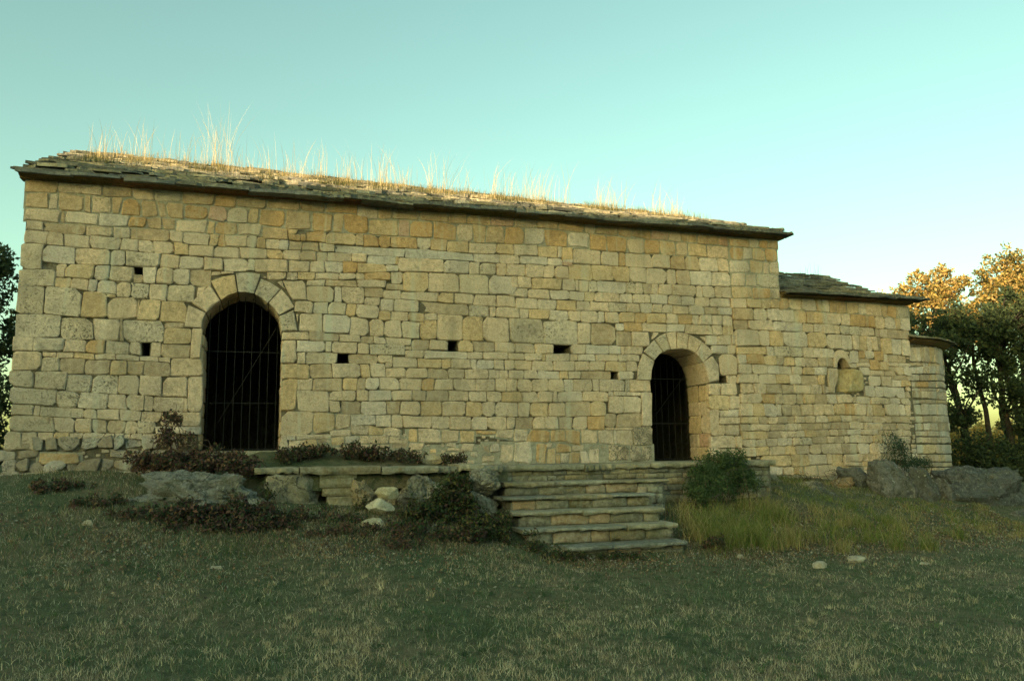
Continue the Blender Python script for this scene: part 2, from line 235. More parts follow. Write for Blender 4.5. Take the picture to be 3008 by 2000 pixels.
# ------------------------------------------------------------------ surveyed masonry courses of the south front (millimetres)
WALL_ROWS = """
1 5 0 5 0 7|-3468 -3053 -2472 -2065 -1765 -1374|5598 5638 5402 5418
1 5 0 5 5 0 5 4 5 5 5|-3466 -3164 -3051 -2721 -2594 -2337 -2208 -1910 -1693 -1559 -1339|5427 5413 5174 5159
1 0 5 1 1 4 5 5|-3455 -2981 -2933 -2500 -2089 -1839 -1646 -1427|5147 5151 4979 4974
0 0 6 0 0 6 0|-3439 -3195 -2657 -2280 -2045 -1516 -1321|4967 4961 4838 4791
0 0 0 0 0 0 0 0 3|-3461 -3139 -2948 -2584 -2177 -1940 -1737 -1435 -1251|4829 4768 4630 4596
0 7|-3474 -3186|4625 4645 4252 4269
0|-3186 -2797 -2312 -2107 -1626 -1365 -1015|4629 4588 4365 4395
0 7|-3475 -3006|4247 4274 4007 4031
0|-3010 -2881 -2501 -2299 -1989|4358 4364 4172 4140
0|-1841 -1663 -1424 -1203 -913|4373 4397 4140 4132
0 6|-1980 -1842|4262 4269 4133 4140
0 3 0 1 1|-2999 -2803 -2581 -2441 -2200|4155 4137 4014 3948
0 0 7 0 7|-2193 -2008 -1746 -1507 -1112|4118 4138 3896 3867
0 3|-2315 -2206|3942 3948 3897 3902
0 7 7|-3476 -3133 -2639|4002 4004 3610 3586
0 3|-2638 -2323|3965 3981 3570 3582
0|-2320 -1911|3890 3909 3586 3602
0 6|-1906 -1875|3883 3884 3583 3584
0|-1874 -1601 -1234|3884 3867 3571 3542
0 7|-3473 -2888|3594 3618 3279 3298
0 7 0|-2883 -2473 -2130|3585 3573 3254 3254
0 6|-2126 -2084|3567 3569 3254 3255
0 7|-2079 -1528|3560 3581 3237 3253
0 6|-1526 -1260|3538 3548 3481 3491
0 3|-1512 -1152|3450 3463 3215 3225
0|-1141 -986|3468 3473 3024 3028
0 0 7 0 4 8 0|-3482 -3222 -2832 -2558 -2302 -1962 -1828|3272 3240 3086 3050
0 0 6|-1698 -1562 -1163|3227 3227 3037 3030
0|-3105 -2918 -2707 -2425 -2157 -1832 -1591 -1419|3074 3026 3003 2952
0 0|-3476 -3104|3071 3081 2803 2810
0 7|-3099 -2871|2999 3004 2785 2790
0 6 6 3 6 6|-2869 -2557 -2206 -2005 -1770 -1418|2977 2952 2762 2742
0|-1416 -968|3008 3019 2742 2750
0 7 7|-3480 -3187 -2788|2797 2778 2568 2529
0 7 8 0 0 0|-2785 -2448 -2119 -1833 -1511 -1164|2756 2727 2511 2434
0|-1153 -952|2736 2739 2217 2218
0 7|-3475 -2881|2557 2539 2332 2317
0 7 8 0 0 0 0 0 6|-2877 -2602 -2225 -1977 -1745 -1613 -1214 -1162|2515 2413 2296 2217
0 7 0 7 0 0 0 0 0|-3450 -3161 -3069 -2524 -2356 -2066 -1778 -1510|2295 2206 2184 2070
0|-1503 -959|2203 2205 2013 2011
0 7 0 0 6 6 0|-3459 -2889 -2631 -2408 -2211 -1978 -1823 -1573|2162 2070 1939 1899
0|-1565 -954|2000 1998 1886 1883
0 7|-3496 -3292 -3078|1940 1929 1700 1689
0|-3083 -2901|1925 1921 1828 1823
0 3 0 0 0 0 0 0|-2885 -2699 -2515 -2237 -2119 -1993 -1890 -1741 -1555 -1320|1931 1885 1833 1809
1 4|-3070 -2526|1635 1616 1494 1500
0|160 573|3463 3477 3344 3357
0|167 386|3327 3333 2972 2977
0|176 598|2953 2962 2729 2736
0|168 403|2716 2719 2242 2243
0|180 648|2221 2222 1874 1871
0|181 270|1863 1863 1624 1623
1 5 4 5 5 5 4|-1348 -896 -570 -116 395 792 1285|5603 5649 5389 5446
1 4 9 1 3 4 5 4 3 4|-1319 -977 -706 -398 -243 174 560 921 1080 1478|5391 5458 5148 5138
1 0 3 4 0|-1420 -981 -881 -526 -178|5135 5197 4935 4998
0|-137 207|5116 5125 4944 4947
0 4 4 4|219 416 485 794|5036 5088 4944 4941
0 3|217 356|5100 5110 5039 5049
0|808 1286 1402|5090 5107 4914 4932
0 0 3 4 0 0|-1308 -949 -817 -716 -397 -269|4939 4951 4769 4795
0 4 0 1 6 6 0|-255 -119 71 225 438 694 936|4931 4934 4785 4790
0 2|940 2083|4905 4919 4793 4782
0 0 0 0 3 0 6 6 0 0|-1244 -879 -494 -110 138 406 674 837 1214 1458|4749 4791 4589 4653
0 0 1 0 0 0 0 1 4 0|-1020 -715 -389 -274 231 566 799 1086 1300|4578 4640 4379 4477
0 0 0 3 0 0 0 4 0|-90 221 375 645 1034 1275 1427 1857|4373 4487 4277 4383
0|-890 -753 -565|4366 4375 4302 4357
0 0 6 0|516 801 1321 1766|4321 4369 4220 4244
0|525 951 1063 1421|4217 4224 3969 3967
0 0 7 7 3 0 0|354 623 861 1135 1300 1658|3960 3956 3780 3741
0 0 1|413 778 1202|3776 3773 3486 3477
0 6 0|577 1045 1380|3477 3455 3353 3340
0|386 836 924 1331 1516 2084|3340 3309 3155 3157
0 0 7|399 522 1018|3149 3162 2965 2982
0 6|1203 1646|3139 3150 2994 3004
0 6 0 3|603 937 1383 1534|2965 2993 2748 2780
0|405 660 1102|2717 2744 2552 2557
0|431 904|2539 2544 2232 2234
0|916 1312|2549 2565 2399 2408
0|919 1076|2387 2388 2231 2232
0 0 0 0 7|1203 1504 1745 2035 2328|3735 3699 3446 3425
0 3|2331 2621|3736 3747 3411 3420
0 0 3 0 7|2621 3058 3402 3881 4501|3831 3834 3413 3417
0 0|2414 2611|3830 3834 3739 3739
0 6 1 0|1380 1580 1790 2193|3445 3424 3319 3299
0 6 0|2203 2500 2816|3410 3414 3235 3240
0 3 6 0 0|2978 3239 3617 3967 4337 4670|3416 3389 3220 3241
0 6|2101 2201|3287 3289 3240 3242
0|2099 2405 3146 3407 3833 4147 4445|3228 3235 3102 3112
0|1647 1888|3129 3128 3023 3022
0|1766 1878|3015 3017 2949 2951
0|1891 2299 2704 2850 3200 3290 3599 3782 3959|3097 3107 2944 2948
0|1538 1760|2990 2991 2791 2794
0 0 0 6 0 0 0 0 0 0|1795 2121 2478 2806 3098 3507 3692 3864 4131 4361|2935 2934 2777 2797
0 3 6 1 0 0 4 0 0 0|1099 1340 1466 1686 2021 2372 2586 2896 3283 3626 3806 3993 4253|2752 2776 2581 2588
0 0 1 0 6 6|1316 1520 1892 2222 2450 2808 3149 3474 3723 4082 4370|2562 2566 2408 2406
0 6 1 6 0 3 0 3 0|1086 1392 1797 2027 2345 2714 3104 3382 3618 4013 4215|2398 2388 2195 2147
0 1 1 0 0 0 0 0 0 0 6|1246 1640 1889 2074 2544 2837 3203 3485 3798 3969 4284|2175 2128 2018 1946
1 3|2125 2315 2685|1933 1931 1760 1744
1|2707 2997 3261|1935 1924 1744 1751
1 4|3298 3588|1904 1903 1850 1848
1|3626 3920 4157|1927 1914 1812 1743
1 6 3 0|1259 1506 1764 2013|2018 1927 1889 1830
0|1086 1250|1931 1930 1850 1849
1|1451 1834 2084|1850 1836 1741 1726
1 3 0 0|657 1010 1244 1514|2213 2170 1890 2030
0|1253 1523|2024 2030 1878 1880
0|419 941|1862 1869 1806 1809
0|941 1254|1920 1929 1849 1851
1|332 538 747|1780 1784 1659 1657
1|746 956 1155 1383 1600|1810 1852 1710 1729
0|278 407|1857 1857 1794 1793
1|1264 1520|1705 1703 1638 1635
1 1 5 5 5 5 5 9 0|1299 1639 1854 2319 2795 3151 3560 4000 4400|5597 5613 5398 5451
1 3 9 4 4 0 3 5 4 1|1489 1957 2167 2564 2968 3250 3468 3818 4171 4533|5384 5450 5127 5147
0|1405 1645 1837 2288 2530 2792|5113 5116 4917 4928
0 3 0 3 0|2795 3169 3676 3982 4426|5063 5129 4913 4957
0 2|2093 3247|4929 4912 4778 4783
0 1 0|3255 3712 4082|4908 4928 4754 4781
0 2 4|1451 1907 1973|4767 4778 4622 4639
0|1974 2732 3173|4761 4779 4522 4561
0 0 7 0 0|3178 3364 3653 3835 4181|4757 4782 4546 4570
0 3 1|1307 1766 1974|4641 4632 4484 4529
0|1857 2038|4519 4525 4333 4328
0 3 0 7 1|2039 2473 3019 3522 4016|4540 4562 4205 4227
0|4017 4293|4555 4562 4353 4363
0|3871 4208|4346 4358 4209 4213
0 6|1773 2123|4314 4304 4228 4223
0|1420 1725|4238 4239 4102 4103
0|1725 2019|4200 4215 4052 4066
0 0 6 3 0|2019 2625 2659 2916 3266 3643 3981|4201 4206 4063 4013
0|1447 1673|4058 4057 3946 3949
0 1 0|1674 1914 2315|4057 4050 3856 3861
0|2315 3164|4047 4033 3854 3837
0 7 0 0 0 3|3164 3528 3633 4069 4232 4594|4018 3986 3822 3841
0 3 0 3 0|1670 1853 2143 2417 2618|3846 3842 3699 3706
1 5 5 0 5 5 4 9 0 5 5 9|4399 4806 5307 5514 5953 6253 6649 6997 7254 7589 8053 8242|5609 5565 5446 5369
1 4 1 4 4 0 4 3 0 3 0|4565 4974 5407 5754 6146 6481 6800 7137 7404 7800 8249|5435 5387 5144 5141
0|4426 4779 4858 5075|5093 5140 4928 4926
0 0 0 4 0|5077 5612 5970 6087 6614 7005 7304 7604|5076 5118 4855 4868
0 1|4082 4568|4926 4941 4779 4801
0 1|4597 4874|4929 4947 4776 4793
0 9|4873 5070|4862 4874 4793 4805
0 1|4878 5075|4915 4928 4871 4884
0|4181 4516 4720 4979|4781 4787 4562 4575
0 3 3 3 0 0 0 0 1 1|4981 5424 5834 6146 6499 6912 7115 7408 7841 8256|4837 4873 4552 4595
0|3907 4017 4293|4547 4561 4354 4369
0 3 0 0 0 7 1 7|4293 4845 5089 5165 5372 5529 6080 6261 6428 6610 6742 7023 7524 7641 7909 8057 8250|4553 4587 4346 4370
0|4216 4621 4978 5267 5465 5616 5946 6199 6560 6913 7187 7476 7787 8238|4350 4370 4197 4192
0 0 1 3 0 0|3981 4394 4743 5113 5373 5737 6068 6360 6588 6806 7015 7350 7674 7941 8267|4178 4197 4004 4051
0 1 0 0 1 0 3 4 3 0 4 0|4594 4969 5211 5513 5663 5925 6251 6485 6869 7105 7401 7542 7820 8051 8256|3989 4039 3809 3852
0 4 0|6023 6383 6872 7249 7810|3848 3833 3682 3686
0|7810 8031 8254|3830 3841 3665 3676
0|5865 6009|3787 3792 3688 3693
0 1 0|7603 7998 8243|5089 5116 4859 4871
0 7|4485 5125|3802 3823 3415 3411
0|5134 5374 5872|3780 3792 3411 3414
0|5870 6155 6517|3671 3680 3401 3416
0 0 1 1 0 0|4984 5273 5720 5938 5999 6387|3402 3403 3232 3259
0|4345 4670|3384 3389 3235 3239
0|4147 4450|3226 3226 3102 3101
0|4450 4519 4974 5120 5441 5908 6304|3223 3244 3097 3132
0 0 0 0 0 0 3|3959 4281 4669 5069 5322 5627 6047 6256|3102 3131 2944 2956
0 1|4369 4765 4925 5176 5739|2932 2947 2801 2817
0|5869 6198|2940 2943 2814 2816
0|4253 4551 4840 5033 5388 5501 5992 6087 6508|2782 2808 2590 2606
0 0 0 1 0|4370 4648 4737 5198 5661|2576 2594 2399 2422
0|5675 5787 6309|2590 2595 2521 2527
0|5670 5972 6302|2509 2515 2245 2232
0|6312 6503|2581 2583 1987 1987
0|4215 4535 4866 5347 5622|2393 2407 2163 2170
0 0 0 6 0 4 0|4284 4482 4734 5004 5270 5604|2145 2155 1952 1925
0|5606 5829 6296|2180 2212 1965 1983
0|5615 6133|1974 1973 1923 1921
0 10|6135 6514|1973 1972 1665 1662
1 0 4 4 4 0|3951 4173 4592 4868 5148 5475 5753 5824 6127|1927 1918 1758 1665
1 6|3381 3510|1724 1723 1526 1525
1 1|3528 3693|1723 1722 1558 1555
1 0|3701 3929|1721 1719 1390 1386
1 1|3956 4258|1719 1717 1369 1364
1 4|4303 4501|1699 1697 1360 1357
1 3|4537 4673|1621 1619 1351 1349
1 4|4681 4773|1534 1533 1348 1347
1 1|4782 4911|1542 1540 1355 1353
1 4|4929 5105|1531 1529 1344 1341
1 1|5124 5273|1568 1566 1341 1338
1 1|5283 5485|1613 1611 1347 1343
1 6|5497 5634|1650 1649 1378 1375
1 10|5644 6047|1652 1648 1389 1383
1 10|6057 6291|1648 1646 1377 1374
1 10|6301 6517|1654 1652 1365 1361
1 4|4703 4970|1653 1650 1556 1553
1 0|4979 5184|1662 1660 1565 1562
1 0|4513 4622|1714 1713 1633 1632
1|2171 2403|1739 1737 1618 1615
1|2185 2377|1608 1606 1525 1522
1|2781 3033|1642 1639 1570 1567
1|3020 3247|1693 1691 1565 1562
1|1763 2029|1918 1917 1833 1831
1|1866 2184|1822 1820 1637 1633
1|1440 1840|1852 1850 1721 1717
1|2781 2927|1739 1738 1657 1656
1|1566 1866|1707 1704 1620 1617
1 5 1 4 5|8251 8691 8913 9128 9335|5548 5547 5386 5399
1 4 1 3 4|8249 8553 8774 9045 9310|5378 5381 5149 5133
1 1 3 0 0|8243 8690 8980 9136 9322|5116 5114 4871 4898
1 0 0 7|8265 8587 8846 9304|4865 4872 4596 4624
1 3 4 7|8279 8715 9121 9316|4589 4599 4380 4394
0 0 3 3 3|8252 8578 8894 9107 9286|4371 4377 4196 4224
0 5 0 1|8273 8712 9016 9288|4181 4212 3973 3987
0|8279 8585 9117|3949 3968 3784 3796
0|7696 7923|2759 2762 2548 2550
0 3|7682 8101|2530 2534 2286 2288
0|7672 7856|2267 2268 1826 1825
0|7680 8198|1811 1808 1596 1590
0|7669 7848|1584 1582 1394 1391
0|7935 8282|2763 2770 2545 2558
0|8110 8307|2524 2526 2304 2304
0|7871 8049 8288|2271 2280 2160 2167
0|7863 8302|2144 2145 2021 2020
0|7854 7981 8295|2015 2014 1825 1811
0|8205 8301|1803 1803 1598 1597
0|7857 8251|1578 1574 1415 1409
0 1 0|7663 7914 8206 8277|3643 3674 3481 3492
0 1|7772 8098|3461 3467 3325 3330
0|8113 8293|3487 3493 3318 3322
0|7943 8294|3303 3311 2923 2929
0|8071 8290|2917 2921 2784 2787
1 5 0 1 5 1 5 5 3 1 0|9326 9552 9819 10160 10322 10475 10650 10898 11169 11337 11731|4498 4418 4217 4177
1 5 4 7|11728 11883 12110 12418|4400 4387 4174 4147
0 1 3 5 3 0 0 4 5 4|9297 9615 9913 10079 10301 10730 10948 11293 11395 11547|4191 4171 3979 3932
0 0 1 3 1|11545 11785 12044 12183 12411|4150 4148 3907 3909
0 1 1 0 0 0 0 7 7 0|9127 9409 9823 10063 10264 10549 10672 10888 11149 11528|3965 3923 3788 3770
0 6 0 6|11528 11624 11812 12397|3902 3897 3753 3718
0 0 0 3|8283 8793 9010 9324|3765 3787 3466 3495
0 1 3|9324 9925 10327|3780 3787 3495 3489
0 0 1 0 3 0 0 6|10355 10712 10970 11127 11305 11431 11565 11658|3759 3743 3462 3473
0 3 1 1|11657 11902 12179 12370|3736 3718 3441 3389
0|8316 8946|3446 3463 3320 3335
0 1 7 7 0 1 1|8959 9103 9478 9773 10009 10222 10513|3480 3484 3306 3293
0 1|10869 11085|3439 3445 3215 3220
0 4|11089 11235|3441 3445 3303 3306
0 1|11243 11474|3457 3458 3324 3324
0 4|11477 11683|3446 3446 3255 3259
0 6|11085 11336|3298 3304 3224 3229
0|8325 8493|3307 3303 3144 3144
0 4 3 6 3 0|8521 8890 9149 9342 9576 9812|3304 3285 3140 3125
0 6 6|9832 10120 10477|3289 3275 3126 3127
0 4|11359 11571|3264 3269 3088 3092
0|11024 11328|3202 3208 3133 3139
0 1|10903 11013|3196 3198 3113 3116
0 1|11076 11327|3120 3122 2980 2984
0|8314 8613 8922|3128 3116 2957 2956
0 1 1 0 3 1|8935 9219 9510 9769 10013 10317|3108 3105 2951 2958
0 0 0 3 1 6 3|8312 8734 9124 9433 9687 10093 10259|2936 2946 2779 2776
0 0 0 0 6 6 0 0|8357 8637 8703 8898 9237 9541 9920 10189 10245|2772 2760 2586 2604
0 0 0 4 6 6 6 3 6|8328 8476 8767 9080 9253 9572 9748 9975 10273|2578 2580 2430 2412
0 1|10275 10507 10868|2593 2599 2433 2441
0 6 1|10877 10974 11278 11504|2548 2540 2430 2420
0|8333 8592 8845 9092|2393 2365 2169 2145
0 1 6 6 0 0 0 3 4|9102 9207 9449 9667 9934 10162 10407 10674 10885|2357 2403 2178 2197
0|10930 11182 11313 11588|2400 2361 2189 2164
0 3 6|8321 8693 8900|2153 2148 2033 2029
0|8910 9099|2153 2153 2032 2032
0 6 6 0 0 1|9114 9330 9504 9728 9974 10242|2158 2171 2048 2055
0 3|10263 10564 10798|2179 2184 2063 2066
0|10825 11075 11291 11457 11593|2189 2156 2080 2045
0|8313 8488 8925|2014 2016 1898 1895
0 6 0 0 6 6 6|8929 9262 9552 9649 10132 10322 10756|2008 2051 1900 1946
0 0 6 1|10761 11062 11134 11518|2059 2037 1946 1901
0|8322 8442 8853|1879 1884 1743 1743
0 6 0 0 0 3 6|8858 9148 9310 9513 9717 9952 10269|1884 1885 1775 1782
0 0 6 1 1|10280 10451 10653 11020 11404|1889 1923 1815 1817
0 0 7 0 1 1|8314 8610 8816 9052 9271 9424 9637 9852|1731 1749 1613 1622
0 6 0 6 0|9858 10209 10369 10610 10712|1757 1779 1671 1663
0|10724 11029 11297 11494|1816 1791 1671 1653
0 0 3 0 3 0|8294 8590 8880 9225 9494 9796|1589 1622 1416 1460
0 0 0 6 1 1|9797 10042 10525 10920 11186 11456|1635 1636 1476 1446
0 3 3 1 0 3 0|8719 9368 9756 10161 10290 10558 10993 11321|1456 1435 1244 1304
1 0 4 0 0 0 3|9161 9391 9648 9968 10325 10482 10718|1209 1236 1062 1043
0|9791 10085|1008 1002 914 907
0 1|8816 9161|1229 1209 1096 1062
0 3 0 3|10292 10549 10983 11310|1306 1290 1216 1212
0 1 6 6|11690 11797 12043 12260|3389 3367 3249 3244
0 0 1|11743 12032 12347|3229 3234 3172 3166
0 4 3|11342 11586 11806|3267 3226 3086 3077
0 6 0 1|11808 11968 12154 12333|3151 3152 3065 2982
0 0 6|11313 11665 11938|3068 3062 2977 2966
0 6|11854 12242 12318|2962 2976 2887 2876
0 1|11300 11572 11713 11832|2970 2939 2784 2757
0 1|11838 12063 12308|2887 2880 2757 2784
0 1 1 1 1|11148 11404 11613 11904 12118|2757 2722 2543 2514
0 6|12137 12284|2656 2658 2535 2536
0|12187 12295|2744 2740 2665 2666
0|10980 11284 11493 11761 12027 12270|2559 2527 2427 2400
0|10930 11189 11318|2398 2392 2195 2188
0 3|11337 11603|2358 2342 2179 2154
0 1|11643 11988 12095 12252|2390 2397 2192 2186
0 0 0 0 0 6|11084 11287 11468 11615 11769 12232|2174 2163 2061 2037
0 0 6 6|11122 11521 11886 12217|2036 2025 1901 1888
0 0 6 0 0|11030 11408 11701 11995 12205|1905 1888 1817 1780
0|11493 11661 11829 12191|1773 1763 1663 1643
0|11187 11394 11602 11770 11960 12173|1640 1619 1465 1444
0|11007 11295 11543 11795 12155|1442 1422 1326 1291
"""
APSE_ROWS = """
0 0 1 6 0 3 0|43 120 180 222 316 406 504 756|3569 3648 3275 3287
0 6|34 211|3262 3277 3180 3194
0 1 1 0 1 0|28 107 206 274 408 494 621|3163 3271 3026 3071
0 1 6 3 0|21 139 287 403 602|3008 3064 2876 2940
0 1 4 6 0|15 88 248 399 598|2853 2924 2744 2786
0 0 6|11 146 412|2735 2762 2672 2693
0 3 6 0 0|7 51 144 270 411 615|2665 2724 2542 2535
0|0 71 147 364 616|2489 2529 2405 2457
0 0 1 1 1|-6 44 126 235 364 653|2398 2453 2189 2207
0 0 0 6 0|-14 49 143 271 408 676|2167 2200 2037 2056
0 1 6 1 0 6|-20 63 141 229 360 468 679|2028 2067 1890 1878
0|-25 76 189 365 667|1885 1880 1781 1760
0 0 0 6 0|-31 88 220 334 425 680|1760 1757 1640 1623
0 0 1|-38 38 115 280 394 672|1614 1601 1438 1414
0|-45 71 130 244 322 439 648|1421 1392 1284 1243
0 0 6 0 6 6|-50 22 93 166 243 389 646|1281 1232 1187 1143
0|-54 4 103 268 362 623|1179 1125 1094 1001
0|-58 0 93 200 362 612|1080 1000 992 921
"""
VOUSSOIRS_A = [[(-1209, 3833), (-953, 3719), (-999, 3591), (-1005, 3486), (-1251, 3494)], [(-1159, 3862), (-911, 4157), (-750, 3913), (-947, 3724)], [(-902, 4217), (-564, 4332), (-510, 4057), (-744, 3924)], [(-546, 4357), (-182, 4368), (-268, 4049), (-502, 4055)], [(-173, 4292), (121, 4144), (-61, 3903), (-259, 4039)], [(132, 4142), (341, 3863), (107, 3720), (-49, 3912)], [(113, 3712), (336, 3818), (397, 3492), (156, 3470)]]
VOUSSOIRS_B = [[(6377, 3287), (6595, 3151), (6540, 2981), (6517, 2805), (6243, 2804), (6269, 3038)], [(6395, 3314), (6620, 3530), (6773, 3316), (6601, 3165)], [(6635, 3549), (6845, 3663), (6933, 3368), (6786, 3319)], [(6853, 3665), (7053, 3697), (7052, 3379), (6942, 3368)], [(7078, 3699), (7324, 3659), (7266, 3377), (7063, 3379)], [(7337, 3656), (7589, 3535), (7445, 3309), (7276, 3377)], [(7597, 3527), (7814, 3331), (7590, 3147), (7448, 3301)], [(7592, 3152), (7797, 3274), (7920, 3100), (7915, 2817), (7688, 2772), (7655, 2969)]]
FILLERS = [[(149, 4276), (506, 4304), (526, 3975), (308, 3965)], [(68, 4252), (144, 4273), (202, 4141)], [(398, 3949), (356, 3808), (403, 3775)], [(364, 3756), (410, 3762), (400, 3630)], [(6600, 3675), (6727, 3671), (6559, 3531)], [(7548, 3626), (7648, 3629), (7688, 3517)], [(-1086, 4116), (-957, 4130), (-1096, 3921)]]

# ------------------------------------------------------------------ terrain
CTRL = np.array([
 (-8,4,0),(-3,5.5,.02),(1.7,5.4,0),(5,4.2,0),(9,3.5,0),(0,0,0),(0,-6,-.1),(-7,9,.55),(-3,8.5,.50),(0,8.3,.36),(3,8,.2),(5,8.2,.13),(8,7,.05),(11,6.5,0),(14,6,0),
 (-8,12,1.25),(-4.5,11.9,1.18),(-2.6,12.1,1.34),(-1.6,11.6,1.22),(-1,10.6,.98),(1,10.4,.80),(2.4,10.2,.66),(2.6,9.5,.45),(3.8,9.1,.22),(5.5,9.1,.2),(6.5,9.3,.22),(6.3,10.4,.5),(7.5,10.3,.5),(8.2,11.9,1.0),(9.6,12.3,.98),
 (9,10.5,.55),(11,11.6,.78),(12.3,12.3,.92),(11.6,10,.25),(13.5,9.6,.1),(14.5,12.3,.82),(15.5,14.5,.88),(16,9,.1),(20,20,.6),(30,30,.5),(-8,20,1.35),(5,22,1.2),(-15,12,1.1),(-20,0,.3),(25,6,.05),(22,-10,0),(0,-14,-.1),
 (1,12.0,.95),(3,12.0,.95),(5,12,.95),(7,12,.95),(3,15,1.0),(9,16,1.0),(12.5,15,.95),(15,17.5,.85),(-3,10.3,.86),(-12,6,.3),(18,13,.45)], float)
def _phi(r): return np.sqrt(r * r + 0.36)
_D = np.linalg.norm(CTRL[:, None, :2] - CTRL[None, :, :2], axis=2)
_A = np.zeros((len(CTRL) + 1,) * 2); _A[:-1, :-1] = _phi(_D) + 0.03 * -np.eye(len(CTRL)); _A[:-1, -1] = 1; _A[-1, :-1] = 1
_W = np.linalg.solve(_A, np.append(CTRL[:, 2], 0))
def ground(x, y):
    x = np.asarray(x, float); y = np.asarray(y, float); sh = x.shape; x = x.ravel(); y = y.ravel(); out = np.empty(len(x))
    for i in range(0, len(x), 20000):
        xs, ys = x[i:i + 20000], y[i:i + 20000]
        d = np.sqrt((xs[:, None] - CTRL[:, 0]) ** 2 + (ys[:, None] - CTRL[:, 1]) ** 2)
        z = _phi(d) @ _W[:-1] + _W[-1]
        far = np.clip((np.hypot(xs - 4, ys - 8) - 22) / 25, 0, 1); far = far * far * (3 - 2 * far)
        z = z * (1 - far) + 0.2 * far
        z += 0.018 * np.sin(xs * 2.1 + 1.3 * np.sin(ys * 1.7)) * np.cos(ys * 2.6 + np.sin(xs * 1.1)) + 0.008 * np.sin(xs * 7.3 + ys * 3.1) * np.sin(ys * 6.1 - xs * 2.2)
        out[i:i + 20000] = z
    return out.reshape(sh)
def gz(x, y): return float(ground(np.array([x]), np.array([y]))[0])

def axis(lo, hi, step, far):
    a = list(np.arange(lo, hi + 1e-6, step)); d = step; b = hi; up = []
    while b < far: d *= 1.35; b += d; up.append(b)
    d = step; b = lo; dn = []
    while b > -far: d *= 1.35; b -= d; dn.append(b)
    return np.array(dn[::-1] + a + up)
GX, GY = axis(-10, 20, .16, 900), axis(1.5, 21, .16, 900)
gx, gy = np.meshgrid(GX, GY); gzv = ground(gx, gy)
nx, ny = len(GX), len(GY); idx = np.arange(nx * ny).reshape(ny, nx)
q = np.stack([idx[:-1, :-1], idx[:-1, 1:], idx[1:, 1:], idx[1:, :-1]], -1).reshape(-1, 4)
M_GROUND, _t, _b = new_mat("turf_soil"); _P = N(_t, "ShaderNodeNewGeometry").outputs["Position"]
_c = mixc(_t, ramp(_t, noise_node(_t, _P, 0.9, 5), .38, .62), (0.075, 0.095, 0.05, 1), (0.15, 0.125, 0.08, 1))
_c = mixc(_t, ramp(_t, noise_node(_t, _P, 9, 6, .7), .45, .65), _c, (0.04, 0.058, 0.032, 1))
_c = mixc(_t, ramp(_t, noise_node(_t, _P, 45, 4, .7), .58, .70, 0, .7), _c, (0.32, 0.28, 0.19, 1))
_t.links.new(_c, _b.inputs["Base Color"]); _b.inputs["Roughness"].default_value = 0.95
_bp = N(_t, "ShaderNodeBump"); _bp.inputs["Strength"].default_value = 0.9; _bp.inputs["Distance"].default_value = 0.03
_t.links.new(noise_node(_t, _P, 25, 6, .7), _bp.inputs["Height"]); _t.links.new(_bp.outputs[0], _b.inputs["Normal"])
V = np.stack([gx.ravel(), gy.ravel(), gzv.ravel()], 1)
terrain = tri_mesh("ground", V, np.concatenate([q[:, [0, 1, 2]], q[:, [0, 2, 3]]]), np.ones((len(V), 3)), M_GROUND)
terrain.data.polygons.foreach_set("use_smooth", [True] * len(terrain.data.polygons))
tag(terrain, kind="structure")

# the wooded rise to the south-west behind the photographer, which keeps the low sun off the front of the chapel
hb = MB(); ls = np.linspace(-140, 140, 141)
pts = [(-14, 13.75), (-9, 13.5), (-5.6, 13.36), (-4.4, 14.1), (-2, 13.8), (2, 13.5), (6, 13.7)]
def hill_h(l):
    if l < -14: return 13.75 + 0.9 * math.sin(l * .23) * min(1, (-14 - l) / 6)
    if l > 6: return 13.7 + 0.9 * math.sin(l * .21) * min(1, (l - 6) / 6)
    return float(np.interp(l, [a for a, _ in pts], [b for _, b in pts]))
lat = Vector((-SUN_H.y, SUN_H.x, 0)) * -1
if lat.dot(Vector((0.63, -0.77, 0))) < 0: lat = -lat
for l in ls:
    h = hill_h(l) + 0.15 * math.sin(l * 2.7)
    for s_, hh in ((30, -1), (45, h * .55), (60, h), (85, h * .7), (130, -1)):
        p_ = SUN_H * s_ + lat * l; hb.v.append((p_.x, p_.y, hh)); hb.t.append((.06, .065, .03, 0))
for i in range(len(ls) - 1):
    for k in range(4): a = i * 5 + k; hb.f.append((a, a + 1, a + 6, a + 5))
hill = hb.build("hill", M_GROUND, smooth=True); tag(hill, kind="structure")

# ------------------------------------------------------------------ the chapel: walls
YF = 12.5; CORE = 0.032
chapel = empty("stone_chapel", (3, 16, 1.0))
tag(chapel, "long low Romanesque chapel of pale coursed limestone with grass-grown stone slab roof", "chapel")

